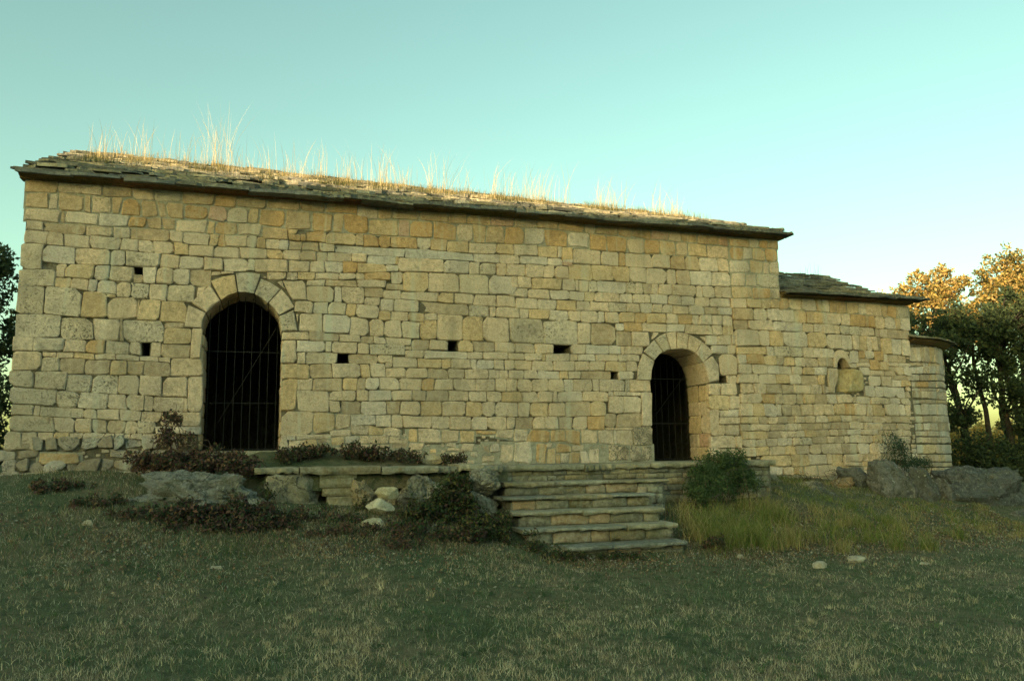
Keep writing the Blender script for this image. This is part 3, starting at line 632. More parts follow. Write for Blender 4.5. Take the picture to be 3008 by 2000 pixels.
def plate(mb, outer, holes, y0, y1, tint):
    """upright plate between y0 (front) and y1 with holes; outlines in (x, z)"""
    vs = []; es = []
    for loop in [outer] + holes:
        n = len(vs); vs += [Vector(p) for p in loop]; es += [(n + i, n + (i + 1) % len(loop)) for i in range(len(loop))]
    ov, oe, of = delaunay_2d_cdt(vs, es, [], 1, 1e-5)[:3]
    def inside(p, loop):
        c = False; j = len(loop) - 1
        for i in range(len(loop)):
            if (loop[i][1] > p[1]) != (loop[j][1] > p[1]) and p[0] < (loop[j][0] - loop[i][0]) * (p[1] - loop[i][1]) / (loop[j][1] - loop[i][1]) + loop[i][0]: c = not c
            j = i
        return c
    keep = []
    for f in of:
        c = sum((ov[i] for i in f), Vector((0, 0))) / len(f)
        if inside(c, outer) and not any(inside(c, h) for h in holes): keep.append(tuple(f))
    n = len(ov)
    v3 = [(p.x, y0, p.y) for p in ov] + [(p.x, y1, p.y) for p in ov]
    fs = []
    for f in keep:
        a, b, c = (ov[i] for i in f[:3]); ccw = (b - a).cross(c - a) > 0
        g = f if ccw else f[::-1]
        fs.append(g); fs.append(tuple(i + n for i in g[::-1]))
    mb.add(v3, fs, tint)
    for loop in [outer] + holes:
        m = len(loop)
        mb.add([(x, y0, z) for x, z in loop] + [(x, y1, z) for x, z in loop], [(i, (i + 1) % m, m + (i + 1) % m, m + i) for i in range(m)], tint)

D1 = [(-1.0, 3.48), (-0.95, 3.72), (-0.86, 3.83), (-0.75, 3.93), (-0.63, 4.01), (-0.5, 4.05), (-0.38, 4.06), (-0.27, 4.04), (-0.16, 3.99), (-0.06, 3.91), (0.03, 3.82), (0.10, 3.70), (0.15, 3.55), (0.16, 3.45), (0.165, 2.36), (0.165, 1.2), (-0.955, 1.2), (-0.968, 2.36)]
D2 = [(6.52, 2.80), (6.55, 2.98), (6.60, 3.14), (6.69, 3.25), (6.79, 3.325), (6.92, 3.37), (7.05, 3.385), (7.17, 3.385), (7.28, 3.37), (7.38, 3.335), (7.46, 3.28), (7.54, 3.20), (7.60, 3.10), (7.65, 2.95), (7.675, 2.78), (7.69, 2.27), (7.69, 1.2), (6.50, 1.2), (6.515, 2.2)]
HOLES = [(-1.822, -1.706, 3.034, 3.244), (-1.983, -1.85, 4.25, 4.376), (1.019, 1.201, 2.985, 3.167), (2.816, 2.979, 3.23, 3.416), (4.668, 4.986, 3.224, 3.399), (5.737, 5.872, 2.817, 2.95), (7.915, 8.069, 2.778, 2.912)]
def widen(loop, d=.026):
    cx = sum(p[0] for p in loop) / len(loop); cz = 2.9
    return [(x + math.copysign(d, x - cx) * min(1, abs(x - cx) * 3), z + d * max(0, min(1, (z - cz) * 1.2))) for x, z in loop]
MT = (0.13, 0.11, 0.08, 0)
POINTING = (0.34, 0.32, 0.26, 0)
XL, XN, XC, ZE, ZC = -3.47, 9.33, 12.38, 5.66, 4.50
CX, CY, CR, ZA = 12.35, 15.0, 2.42, 3.66
mb = MB()
plate(mb, [(XL + .03, 0.5), (XN - .03, 0.5), (XN - .03, ZE), (XL + .03, ZE)], [widen(D1), widen(D2)] + [[(a, c), (b, c), (b, d), (a, d)] for a, b, c, d in HOLES[:]], YF + CORE, YF + .80, MT)
mb.box(XL + .03, XN - .03, 19.4, 20.18, .5, ZE, MT)                                            # north wall
RIDGE_Y = 16.34
def gable(x0, x1, yb0, yb1, z0, z1, zr, yr):
    a = [(yb0, z0), (yb1, z0), (yb1, z1), (yr, zr), (yb0, z1)]; n = 5
    mb.add([(x0, y, z) for y, z in a] + [(x1, y, z) for y, z in a], [(4, 3, 2, 1, 0), (5, 6, 7, 8, 9)] + [(i, (i + 1) % n, n + (i + 1) % n, n + i) for i in range(n)], MT)
gable(XL + .031, XL + .75, YF + .801, 19.399, .5, ZE, 7.2, RIDGE_Y)
gable(XN - .75, XN - .031, YF + .801, 19.399, .5, ZE, 7.0, RIDGE_Y)
mb.box(XL + .8, XN - .8, YF + .802, 19.398, 1.25, 1.32, MT)                                      # floor inside
nave_wall = mb.build("nave_wall", M_MORTAR, chapel)
mb = MB()
NICHE = [(10.50, 2.64), (10.56, 2.9), (10.55, 3.10), (10.555, 3.19), (10.60, 3.27), (10.68, 3.305), (10.76, 3.28), (10.82, 3.20), (10.85, 3.10), (11.02, 3.05), (11.10, 2.9), (11.05, 2.72), (10.85, 2.64)]
plate(mb, [(XN - .025, 0.4), (XC - .03, 0.4), (XC - .03, ZC), (XN - .025, ZC)], [NICHE], YF + CORE, YF + .75, MT)
mb.box(10.3, 11.3, YF + .36, YF + .42, 2.5, 3.4, MT)
mb.box(XN - .02, XC - .03, 17.0, 17.5, .4, ZC, MT)
a = [(YF + .751, .4), (16.999, .4), (16.999, ZC), (15.0, 5.3), (YF + .751, ZC)]
mb.add([(XC - .6, y, z) for y, z in a] + [(XC - .031, y, z) for y, z in a], [(4, 3, 2, 1, 0), (5, 6, 7, 8, 9)] + [(i, (i + 1) % 5, 5 + (i + 1) % 5, 5 + i) for i in range(5)], MT)
chancel_wall = mb.build("chancel_wall", M_MORTAR, chapel)
mb = MB(); n = 40
for i in range(n + 1):
    th = PI * i / n; sx, cy_ = math.sin(th), -math.cos(th)
    for rr, z in ((CR - CORE, .3), (CR - CORE, ZA), (CR - .6, ZA), (CR - .6, .3)): mb.v.append((CX - .05 + rr * sx, CY + rr * cy_, z)); mb.t.append(MT)
for i in range(n):
    for k in range(4): a = i * 4; b = a + 4; k2 = (k + 1) % 4; mb.f.append((a + k, b + k, b + k2, a + k2))
apse_wall = mb.build("apse_wall", M_MORTAR, chapel)

# ------------------------------------------------------------------ stones laid course by course
stones = []          # (area, wall, name, verts, faces, tint)
def rounded(poly, gap, soft=1.0):
    """inset a polygon by the joint, cut its corners and roughen its edges"""
    c = Vector((sum(p[0] for p in poly) / len(poly), sum(p[1] for p in poly) / len(poly))); out = []
    P = []
    for p in poly:
        d = c - Vector(p); L = max(d.length, 1e-4); P.append(Vector((p[0] + math.copysign(min(gap, abs(d.x) * .4), d.x), p[1] + math.copysign(min(gap, abs(d.y) * .4), d.y))))
    m = len(P); size = min(min((P[i] - P[(i + 1) % m]).length for i in range(m)), .5)
    for i in range(m):
        a, b, e = P[i - 1], P[i], P[(i + 1) % m]
        cut = size * rng.choice((.03, .05, .07, .11, .16, .24)) * soft; j = size * .03 * soft
        u = (a - b).normalized() * cut; w = (e - b).normalized() * cut * rng.uniform(.6, 1.4)
        out.append(b + u + Vector((rng.uniform(-j, j), rng.uniform(-j, j)))); out.append(b + w + Vector((rng.uniform(-j, j), rng.uniform(-j, j))))
        if (e - b).length > .11 and m <= 4:
            q_ = (b + e) / 2; nn = Vector((-(e - b).y, (e - b).x)).normalized(); out.append(q_ + nn * rng.uniform(-.011, .008))
    return out, c
def lay(poly, wall, name, tint, proud, gap=.007, depth=.10, bulge=.006, to3=None, soft=1.0):
    ring, c = rounded(poly, gap, soft); m = len(ring)
    area = abs(sum(ring[i - 1].x * ring[i].y - ring[i].x * ring[i - 1].y for i in range(m))) / 2
    if area < 1e-5: return
    if sum(ring[i - 1].x * ring[i].y - ring[i].x * ring[i - 1].y for i in range(m)) < 0: ring = ring[::-1]
    w = math.sqrt(area); bev = min(.014, w * .06) * rng.uniform(.5, 1.7)
    tx, tz = rng.uniform(-.035, .035), rng.uniform(-.045, .03)
    def out_(p, o): return (p.x, o, p.y)
    pts = []
    for p in ring: pts.append((p, -depth))
    for p in ring: pts.append((p, proud - bev * .8))
    for p in ring:
        d = c - p; qv = p + d.normalized() * min(bev, d.length * .4)
        pts.append((qv, proud + tx * (qv.x - c.x) + tz * (qv.y - c.y) + rng.uniform(-.005, .004)))
    pts.append((c, proud + bulge * rng.uniform(-.3, 1)))
    f3 = to3 or (lambda p, o: (p.x, YF - o, p.y))
    vs = [f3(p, o) for p, o in pts]; fs = []
    for i in range(m):
        j = (i + 1) % m
        fs += [(i, j, m + j, m + i), (m + i, m + j, 2 * m + j, 2 * m + i), (2 * m + i, 2 * m + j, 3 * m)]
    stones.append((area, wall, name, vs, fs, tint))

def auto_tint(x, z):
    r = rng.random()
    if z > 4.95: return rng.choice('bboycw')
    if x < -1.2 and z < 4.6: return 'g' if r < .33 else ('w' if r < .5 else 'c' if r < .9 else 'y')
    return 'c' if r < .62 else 'w' if r < .76 else 'y' if r < .88 else 'g' if r < .93 else 'd'

KINDS = list(TINT)                                  # a course starts with 1 if flush-pointed, then the kinds of its stones
def parse(txt):
    for ln in txt.strip().splitlines():
        t, X, Z = ln.split('|'); t = [int(v) for v in t.split()]; yield (t[0], [KINDS[i] for i in t[1:]]), [int(v) / 1000 for v in X.split()], [int(v) / 1000 for v in Z.split()]

pointing = MB(); queue = []
for t, X, (zt0, zt1, zb0, zb1) in parse(WALL_ROWS):
    mort, t = bool(t[0]), t[1]; W_ = X[-1] - X[0]
    if mort: e = .022; yp = YF + .021 + rng.uniform(0, .003) - (.03 if X[0] > 8.15 and X[-1] < XN + .05 else 0); pointing.add([(X[0] - e, yp, zb0 - e), (X[-1] + e, yp, zb1 - e), (X[-1] + e, yp, zt1 + e), (X[0] - e, yp, zt0 + e)], [(0, 1, 2, 3)], POINTING)
    SLT = [(rng.gauss(0, .010), rng.gauss(0, .010), rng.uniform(-.010, .010), rng.uniform(-.010, .010)) for _ in X]
    for i in range(len(X) - 1):
        a, b = X[i], X[i + 1]
        if b - a < .03: continue
        fa, fb = (a - X[0]) / W_, (b - X[0]) / W_
        ta, tb = zt0 + (zt1 - zt0) * fa, zt0 + (zt1 - zt0) * fb; ba, bb = zb0 + (zb1 - zb0) * fa, zb0 + (zb1 - zb0) * fb
        xm, zm = (a + b) / 2, (ta + ba) / 2
        j = .003 if not mort else .02; sa, sb_ = SLT[i], SLT[i + 1]; ta += sa[2]; tb += sb_[2]; ba += sa[3]; bb += sb_[3]
        quad = [(a + sa[0] + rng.uniform(-j, j), ba + rng.uniform(-j, j)), (b + sb_[0] + rng.uniform(-j, j), bb + rng.uniform(-j, j)), (b + sb_[1] + rng.uniform(-j, j), tb + rng.uniform(-j, j)), (a + sa[1] + rng.uniform(-j, j), ta + rng.uniform(-j, j))]
        ch = t[i] if i < len(t) else auto_tint(xm, zm)
        wall = nave_wall if xm < XN else chancel_wall
        name = "stone"
        proud = rng.uniform(-.012, .014)
        if xm > 8.22 and xm < XN: proud += .03
        if mort: proud = rng.uniform(-.014, -.001) + (.03 if 8.22 < xm < XN else 0)
        if ch in 'dW': proud -= .012
        if zm < 1.72 and xm < -.95: proud += .02
        if xm < XL + .35 and zm > 1.7: name = "quoin"
        gap = .0035 if not mort else .010
        queue.append([quad, wall, name, ch, proud, gap, .10 if xm > XL + .1 else .45])
# close the beds: each stone grows or shrinks half-way to the ones above and below, left and right of it
QA = np.array([[c for p_ in q_[0] for c in p_] for q_ in queue])                # bl, br, tr, tl as x, z pairs
def at_top(r_, x): f_ = (x - r_[6]) / max(r_[4] - r_[6], .01); return r_[7] + (r_[5] - r_[7]) * f_
def at_bot(r_, x): f_ = (x - r_[0]) / max(r_[2] - r_[0], .01); return r_[1] + (r_[3] - r_[1]) * f_
lo_x, hi_x, lo_z, hi_z = (QA[:, 0] + QA[:, 6]) / 2, (QA[:, 2] + QA[:, 4]) / 2, (QA[:, 1] + QA[:, 3]) / 2, (QA[:, 5] + QA[:, 7]) / 2
ADJ = np.zeros((len(QA), 4))                                                       # bottom, top, left, right
for i, r_ in enumerate(QA):
    ov = np.minimum(hi_x, hi_x[i]) - np.maximum(lo_x, lo_x[i]); oz = np.minimum(hi_z, hi_z[i]) - np.maximum(lo_z, lo_z[i])
    for side in (0, 1):
        d = (lo_z[i] - hi_z) if side == 0 else (lo_z - hi_z[i]); js = np.where((ov > .03) & (d > -.05) & (d < .07) & (np.arange(len(QA)) != i))[0]
        if len(js):
            g_ = 0; w_ = 0
            for j in js:
                xc = (max(lo_x[i], lo_x[j]) + min(hi_x[i], hi_x[j])) / 2; gg = (at_bot(r_, xc) - at_top(QA[j], xc)) if side == 0 else (at_bot(QA[j], xc) - at_top(r_, xc)); g_ += gg * ov[j]; w_ += ov[j]
            ADJ[i, side] = max(-.035, min(.035, g_ / w_ / 2))
    for side in (2, 3):
        d = (lo_x[i] - hi_x) if side == 2 else (lo_x - hi_x[i]); js = np.where((oz > .03) & (d > -.05) & (d < .06) & (np.arange(len(QA)) != i))[0]
        if len(js): ADJ[i, side] = max(-.03, min(.03, float(np.average(d[js], weights=oz[js])) / 2))
for q_, a_ in zip(queue, ADJ):
    (x0, z0), (x1, z1), (x2, z2), (x3, z3) = q_[0]; q_[0] = [(x0 - a_[2], z0 - a_[0]), (x1 + a_[3], z1 - a_[0]), (x2 + a_[3], z2 + a_[1]), (x3 - a_[2], z3 + a_[1])]
    lay(q_[0], q_[1], q_[2], tint_of(q_[3]), q_[4], q_[5], depth=q_[6])
for xa, xb, za, zb_ in ((.24, 6.45, 1.34, 1.70), (8.3, 12.3, .85, 1.22)): pointing.add([(xa, YF + .0255, za), (xb, YF + .0255, za), (xb, YF + .0255, zb_), (xa, YF + .0255, zb_)], [(0, 1, 2, 3)], POINTING)
tag(pointing.build("pointing_mortar", M_MORTAR, chapel), "grey mortar pointing flush between the upper and lowest stones", kind="stuff")
for polys in (VOUSSOIRS_A, VOUSSOIRS_B):
    cvx = sum(x for pl in polys for x, z in pl) / sum(len(pl) for pl in polys) / 1000; cvz = min(z for pl in polys for x, z in pl) / 1000
    for pl in polys:
        pl = [(x / 1000, z / 1000) for x, z in pl]
        if len(pl) == 4:                                                       # bow the inner and outer edges to the arch
            def bow(p_, q_): m_ = Vector(((p_[0] + q_[0]) / 2, (p_[1] + q_[1]) / 2)); d_ = (m_ - Vector((cvx, cvz))); return tuple(m_ + d_.normalized() * ((Vector(p_) - Vector(q_)).length_squared / (8 * d_.length)))
            pl = [pl[0], bow(pl[0], pl[1]), pl[1], pl[2], bow(pl[2], pl[3]), pl[3]]
        lay(pl, nave_wall, "voussoir", tint_of(rng.choice('ccgy')), rng.uniform(.0, .006), .002, depth=.79, soft=.3)
for pl in FILLERS: lay([(x / 1000, z / 1000) for x, z in pl], nave_wall, "stone", tint_of('c'), -.006, .004)
apse_to3 = lambda p, o: (CX - .05 + (CR + o) * math.sin(p.x / CR), CY - (CR + o) * math.cos(p.x / CR), p.y)
for t, TH, (zt0, zt1, zb0, zb1) in parse(APSE_ROWS):
    t = t[1]; nvis = len(TH); th = TH[-1]
    while th < 2.6: th += rng.uniform(.06, .16); TH.append(th)
    for i in range(len(TH) - 1):
        a, b = TH[i] * CR, TH[i + 1] * CR; f = min(1, i / max(1, nvis - 1)); g = min(1, (i + 1) / max(1, nvis - 1))
        ta, tb, ba, bb = zt0 + (zt1 - zt0) * f, zt0 + (zt1 - zt0) * g, zb0 + (zb1 - zb0) * f, zb0 + (zb1 - zb0) * g
        ch = t[i] if i < len(t) else rng.choice('cccwwyd')
        lay([(a, ba), (b, bb), (b, tb), (a, ta)], apse_wall, "stone", tint_of(ch), rng.uniform(-.008, .012), .0045, to3=apse_to3)
# rubble in the left foot and chinking stones wherever the coursing leaves a gap
z = 1.12
while z < 1.70:
    hh = rng.uniform(.11, .20); x = -3.62 + rng.uniform(0, .2)
    while x < -1.12:
        ww = min(rng.uniform(.12, .40), -1.01 - x)
        if not (-2.95 < x + ww / 2 < -2.2 and 1.45 < z < 1.62):
            lay([(x + rng.uniform(-.03, .03), z + rng.uniform(-.035, .035)), (x + ww + rng.uniform(-.03, .03), z + rng.uniform(-.035, .035)), (x + ww + rng.uniform(-.03, .03), z + hh + rng.uniform(-.035, .035)), (x + rng.uniform(-.03, .03), z + hh + rng.uniform(-.035, .035))], nave_wall, "stone", tuple(v_ * m_ for v_, m_ in zip(tint_of(rng.choice('gdGdGw')), (.72, .74, .78, 1.6))), rng.uniform(-.02, .05), .009, depth=.25, soft=2.0)
        x += ww
    z += hh
RECT = [(min(v[0] for v in s_[3]), max(v[0] for v in s_[3]), min(v[2] for v in s_[3]), max(v[2] for v in s_[3])) for s_ in stones if s_[1] is not apse_wall]
RA = [np.array(RECT)]
def clear(x0, x1, z0, z1):
    R_ = RA[0]
    if ((R_[:, 0] < x1) & (R_[:, 1] > x0) & (R_[:, 2] < z1) & (R_[:, 3] > z0)).any(): return False
    for lp in (D1, D2, NICHE):
        xs = [p[0] for p in lp]; zs = [p[1] for p in lp]
        if x1 > min(xs) - .02 and x0 < max(xs) + .02 and z0 < max(zs) + .02 and z1 > min(zs): return False
    return not any(x1 > a and x0 < b and z1 > c and z0 < d for a, b, c, d in HOLES)
for wr, hr, tries in (((.12, .24), (.08, .13), 5000), ((.07, .13), (.05, .08), 7000), ((.04, .08), (.03, .05), 9000)):
    new = []
    for _ in range(tries):
        x = rng.uniform(XL + .03, XC - .1); z = rng.uniform(.9, 5.5) if x < XN else rng.uniform(.8, 4.4); w = rng.uniform(*wr); hh = rng.uniform(*hr)
        if x + w < XC - .03 and (z + hh < 4.4 or x + w < XN - .04) and clear(x, x + w, z, z + hh):
            lay([(x, z), (x + w, z + rng.uniform(-.01, .01)), (x + w, z + hh), (x, z + hh + rng.uniform(-.01, .01))], nave_wall if x < XN else chancel_wall, "stone", tint_of(auto_tint(x, z)), rng.uniform(-.022, -.006), .003, depth=.06)
            RA[0] = np.vstack([RA[0], (x, x + w, z, z + hh)])
# carved window: arched head, splayed left jamb and the broken bowl-shaped sill
def poly_stone(pl, name, wall, ch, proud, depth, gap=.003): lay(pl, wall, name, tint_of(ch), proud, gap, depth=depth, bulge=.0)
poly_stone([(10.32, 2.62), (10.42, 2.64), (10.50, 2.80), (10.545, 2.95), (10.545, 3.10), (10.34, 3.10)], "window_jamb", chancel_wall, 'c', .012, .2)

# window head: one stone with a round-arched soffit
arch_o = [(10.475, 3.115), (10.485, 3.28), (10.53, 3.41), (10.61, 3.455), (10.70, 3.46), (10.79, 3.42), (10.86, 3.27), (10.89, 3.125)]
arch_i = [(10.548, 3.115), (10.555, 3.19), (10.585, 3.25), (10.635, 3.29), (10.69, 3.30), (10.75, 3.275), (10.80, 3.21), (10.84, 3.12)]
mb = MB(); n = 8; ti = TINT['c']
for y_ in (YF + .22, YF + .002, YF - .012):
    for k, (o_, i_) in enumerate(zip(arch_o, arch_i)):
        e = .010 if y_ < YF else 0
        mb.v += [(o_[0] + (i_[0] - o_[0]) * e * 8, y_, o_[1] + (i_[1] - o_[1]) * e * 8), (i_[0] + (o_[0] - i_[0]) * e * 6, y_, i_[1] + (o_[1] - i_[1]) * e * 6)]; mb.t += [ti, ti]
for l_ in range(2):
    for k in range(7):
        a = l_ * 16 + k * 2; b = a + 2; c_ = a + 16; d_ = b + 16
        mb.f += [(a, b, d_, c_), (b + 1, a + 1, c_ + 1, d_ + 1)]
    a = l_ * 16; mb.f += [(a, a + 16, a + 17, a + 1), (a + 14, a + 15, a + 31, a + 30)]
for k in range(7): a = 32 + k * 2; mb.f.append((a, a + 2, a + 3, a + 1))
mb.build("window_head", M_STONE, chancel_wall, smooth=False)
# bowl sill: a big block hollowed on its left side
mb = MB(); nu, nv = 20, 14; x0, x1, z0, z1 = 10.50, 11.19, 2.61, 3.105
for j in range(nv + 1):
    for i in range(nu + 1):
        u, v = i / nu, j / nv
        # round the rectangle towards a blob outline
        cx_, cz_ = u * 2 - 1, v * 2 - 1
        k = 1 - .16 * (abs(cx_) ** 2.2) * (abs(cz_) ** 2.2) * (1.6 if cx_ > 0 else .8)
        x = (x0 + x1) / 2 + cx_ * k * (x1 - x0) / 2; z = (z0 + z1) / 2 + cz_ * k * (z1 - z0) / 2
        hol = max(0, 1 - math.hypot((x - 10.60) / .30, (z - 3.02) / .36)); hol2 = max(0, 1 - math.hypot((x - 10.50) / .22, (z - 2.68) / .2)); hol3 = max(0, 1 - math.hypot((x - 10.93) / .10, (z - 2.84) / .07))
        edge = max(abs(cx_), abs(cz_)); y = YF - .03 + .24 * min(1, hol * 1.6) ** .8 + .2 * min(1, hol2 * 2) + .05 * hol3 + .06 * max(0, edge - .86) / .14 + .008 * noise.noise(Vector((x * 14, 3, z * 14)))
        mb.v.append((x, y, z)); mb.t.append((.43, .34, .19, .6))
for j in range(nv):
    for i in range(nu): a = j * (nu + 1) + i; mb.f.append((a, a + 1, a + nu + 2, a + nu + 1))
bd = [i for i in range(nu + 1)] + [(j + 1) * (nu + 1) - 1 for j in range(1, nv + 1)] + [nv * (nu + 1) + i for i in range(nu - 1, -1, -1)] + [j * (nu + 1) for j in range(nv - 1, 0, -1)]
nb = len(mb.v)
for k in bd: x, y, z = mb.v[k]; mb.v.append((x, YF + .36, z)); mb.t.append((.43, .34, .19, .6))
for k in range(len(bd)): k2 = (k + 1) % len(bd); mb.f.append((bd[k2], bd[k], nb + k, nb + k2))
tag(mb.build("window_sill", M_STONE, chancel_wall, smooth=True), "broken bowl-shaped carved sill stone")

# door reveals: courses of dressed stone lining both sides of each opening
def reveal(x, z0, z1, side, y0, y1):
    z = z0
    while z < z1 - .05:
        h = min(rng.uniform(.16, .34), z1 - z); yb = [y0, y0 + (y1 - y0) * rng.uniform(.38, .62), y1]
        for k in range(2):
            f3 = lambda p, o, x=x, side=side: (x - side * o, p.x, p.y)
            lay([(yb[k], z), (yb[k + 1], z), (yb[k + 1], z + h), (yb[k], z + h)], nave_wall, "jamb_stone", tint_of(rng.choice('ccdyp')), .0, .004, depth=.05, to3=f3)
        z += h
reveal(7.692, 1.38, 2.75, 1, 12.56, 13.29); reveal(6.505, 1.38, 2.75, -1, 12.56, 13.29)
reveal(.167, 1.66, 3.40, 1, 12.56, 13.29); reveal(-.965, 1.66, 3.40, -1, 12.56, 13.29)

big = sorted([s_ for s_ in stones if s_[2] == "stone"], key=lambda s_: -s_[0])[:300]
big_ids = {id(s_) for s_ in big}
rest = MB()
for s_ in stones:
    area, wall, name, vs, fs, ti = s_
    if id(s_) in big_ids or name != "stone":
        m_ = MB(); m_.add(vs, fs, ti); m_.build(name, M_STONE, wall)
    else: rest.add(vs, fs, ti)
tag(rest.build("small_stones", M_STONE, chapel), "smaller wall stones between the large ones", kind="stuff")

# ------------------------------------------------------------------ iron gates
def gate(name, label, loop, y, x0, x1, zb, n_bars, rails, diags):
    cxm = (x0 + x1) / 2
    def top(x):
        best = zb; m = len(loop)
        for i in range(m):
            (xa, za), (xb, zb_) = loop[i], loop[(i + 1) % m]
            if min(xa, xb) <= x <= max(xa, xb) and abs(xb - xa) > 1e-6: best = max(best, za + (zb_ - za) * (x - xa) / (xb - xa))
        return best
    fr = MB()
    for z in rails: fr.box(x0, x1, y - .003, y + .003, z - .005, z + .005)
    for xa, za, xb, zb_ in diags: fr.tube([(xa, y - .012, za), (xb, y - .012, zb_)], .004, 6)
    g = fr.build(name, M_IRON, chapel); tag(g, label)
    for i in range(n_bars):
        x = x0 + (x1 - x0) * (i + .5) / n_bars + rng.uniform(-.004, .004)
        b = MB(); b.tube([(x, y, zb), (x + rng.uniform(-.004, .004), y, (zb + top(x)) / 2), (x, y, top(x) - .01)], .0043, 6); b.build("bar", M_IRON, g)
gate("iron_gate", "grated iron gate in the taller left doorway", D1, 12.80, -.965, .165, 1.62, 9, (3.17, 2.37, 1.66), [(-.80, 1.95, .08, 3.56)])
gate("iron_gate", "grated iron gate deep in the right doorway", D2, 13.22, 6.52, 7.68, 1.36, 9, (2.06, 2.9, 1.40), [(6.55, 1.75, 7.62, 3.0)])
mb = MB(); mb.box(-1.02, .22, 12.44, 13.2, 1.50, 1.635, (.36, .33, .25, .5)); mb.build("threshold", M_STONE, chapel)
mb = MB(); mb.box(6.46, 7.74, 12.44, 13.3, 1.25, 1.365, (.30, .28, .22, .5)); mb.build("threshold", M_STONE, chapel)

# ------------------------------------------------------------------ moulded cornices
PROF = [(.15, -.065), (-.035, -.065), (-.045, -.045), (-.10, -.035), (-.14, -.008), (-.155, .004), (-.165, .02), (.15, .02)]
def cornice(x0, x1, z0, z1, yf, wall, tilt=1.0):
    x = x0
    while x < x1 - .05:
        L = min(rng.uniform(.9, 1.5), x1 - x)
        if x1 - (x + L) < .35: L = x1 - x
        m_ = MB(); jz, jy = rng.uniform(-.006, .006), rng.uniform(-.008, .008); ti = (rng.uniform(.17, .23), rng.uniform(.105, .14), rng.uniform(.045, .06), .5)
        ns = 4
        for k in range(ns + 1):
            xx = x + .003 + (L - .006) * k / ns; zz = z0 + (z1 - z0) * (xx - x0) / (x1 - x0)
            for y, z in PROF: m_.v.append((xx, yf + y + jy + rng.uniform(-.004, .004), zz + z + jz + rng.uniform(-.003, .003))); m_.t.append(ti)
        n_ = len(PROF)
        for k in range(ns):
            for i in range(n_): a = k * n_ + i; b = k * n_ + (i + 1) % n_; m_.f.append((a, a + n_, b + n_, b))
        m_.f += [tuple(range(n_)), tuple(ns * n_ + i for i in range(n_))[::-1]]
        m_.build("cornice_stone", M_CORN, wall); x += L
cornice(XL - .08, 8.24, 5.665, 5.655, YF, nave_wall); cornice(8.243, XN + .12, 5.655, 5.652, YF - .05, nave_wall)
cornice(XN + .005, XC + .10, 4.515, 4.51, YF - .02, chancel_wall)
for i in range(9):                                                                             # curved cornice of the apse
    m_ = MB(); ns = 4; ti = (rng.uniform(.22, .30), rng.uniform(.14, .19), rng.uniform(.05, .075), .5); n_ = len(PROF)
    for k in range(ns + 1):
        th = .04 + (i + k / ns * .985) * .33
        for y, z in PROF: rr = CR - y; m_.v.append((CX - .05 + rr * math.sin(th), CY - rr * math.cos(th), ZA + .055 + z * .9)); m_.t.append(ti)
    for k in range(ns):
        for j in range(n_): a = k * n_ + j; b = k * n_ + (j + 1) % n_; m_.f.append((a, a + n_, b + n_, b))
    m_.f += [tuple(range(n_)), tuple(ns * n_ + j for j in range(n_))[::-1]]
    m_.build("cornice_stone", M_CORN, apse_wall)

# ------------------------------------------------------------------ roofs of thick stone slabs
SL = [(.21, .20, .165), (.27, .245, .18), (.13, .13, .12), (.23, .22, .185), (.31, .275, .20), (.10, .105, .10)]
def slab_outline(w, l):
    pts = []
    for (x, y) in ((-.5, 0), (-.16, 0), (.2, 0), (.5, 0), (.5, 1), (-.5, 1)):
        j = .09 if y == 0 else .03
        pts.append(((x + rng.uniform(-.05, .05)) * w, y * l + rng.uniform(-j, j) * (1 if y else .9) * .6))
    pts[0] = (pts[0][0], pts[0][1] + rng.uniform(0, .05)); pts[3] = (pts[3][0], pts[3][1] + rng.uniform(0, .05))
    return pts
def slab(origin, ax, ay, an, w, l, th):
    """origin = middle of the lower edge; ax along the eave, ay up the slope, an = outward normal"""
    o = slab_outline(w, l); n = len(o); tw = rng.uniform(-.03, .03)
    vs = [tuple(origin + ax * x + ay * y + an * (tw * x)) for x, y in o] + [tuple(origin + ax * x * .985 + ay * (y + (.012 if y < l * .5 else 0)) + an * (th + tw * x + rng.uniform(-.004, .004))) for x, y in o]
    return vs, [tuple(range(n))[::-1], tuple(range(n, 2 * n))] + [(i, (i + 1) % n, n + (i + 1) % n, n + i) for i in range(n)]
slates = []
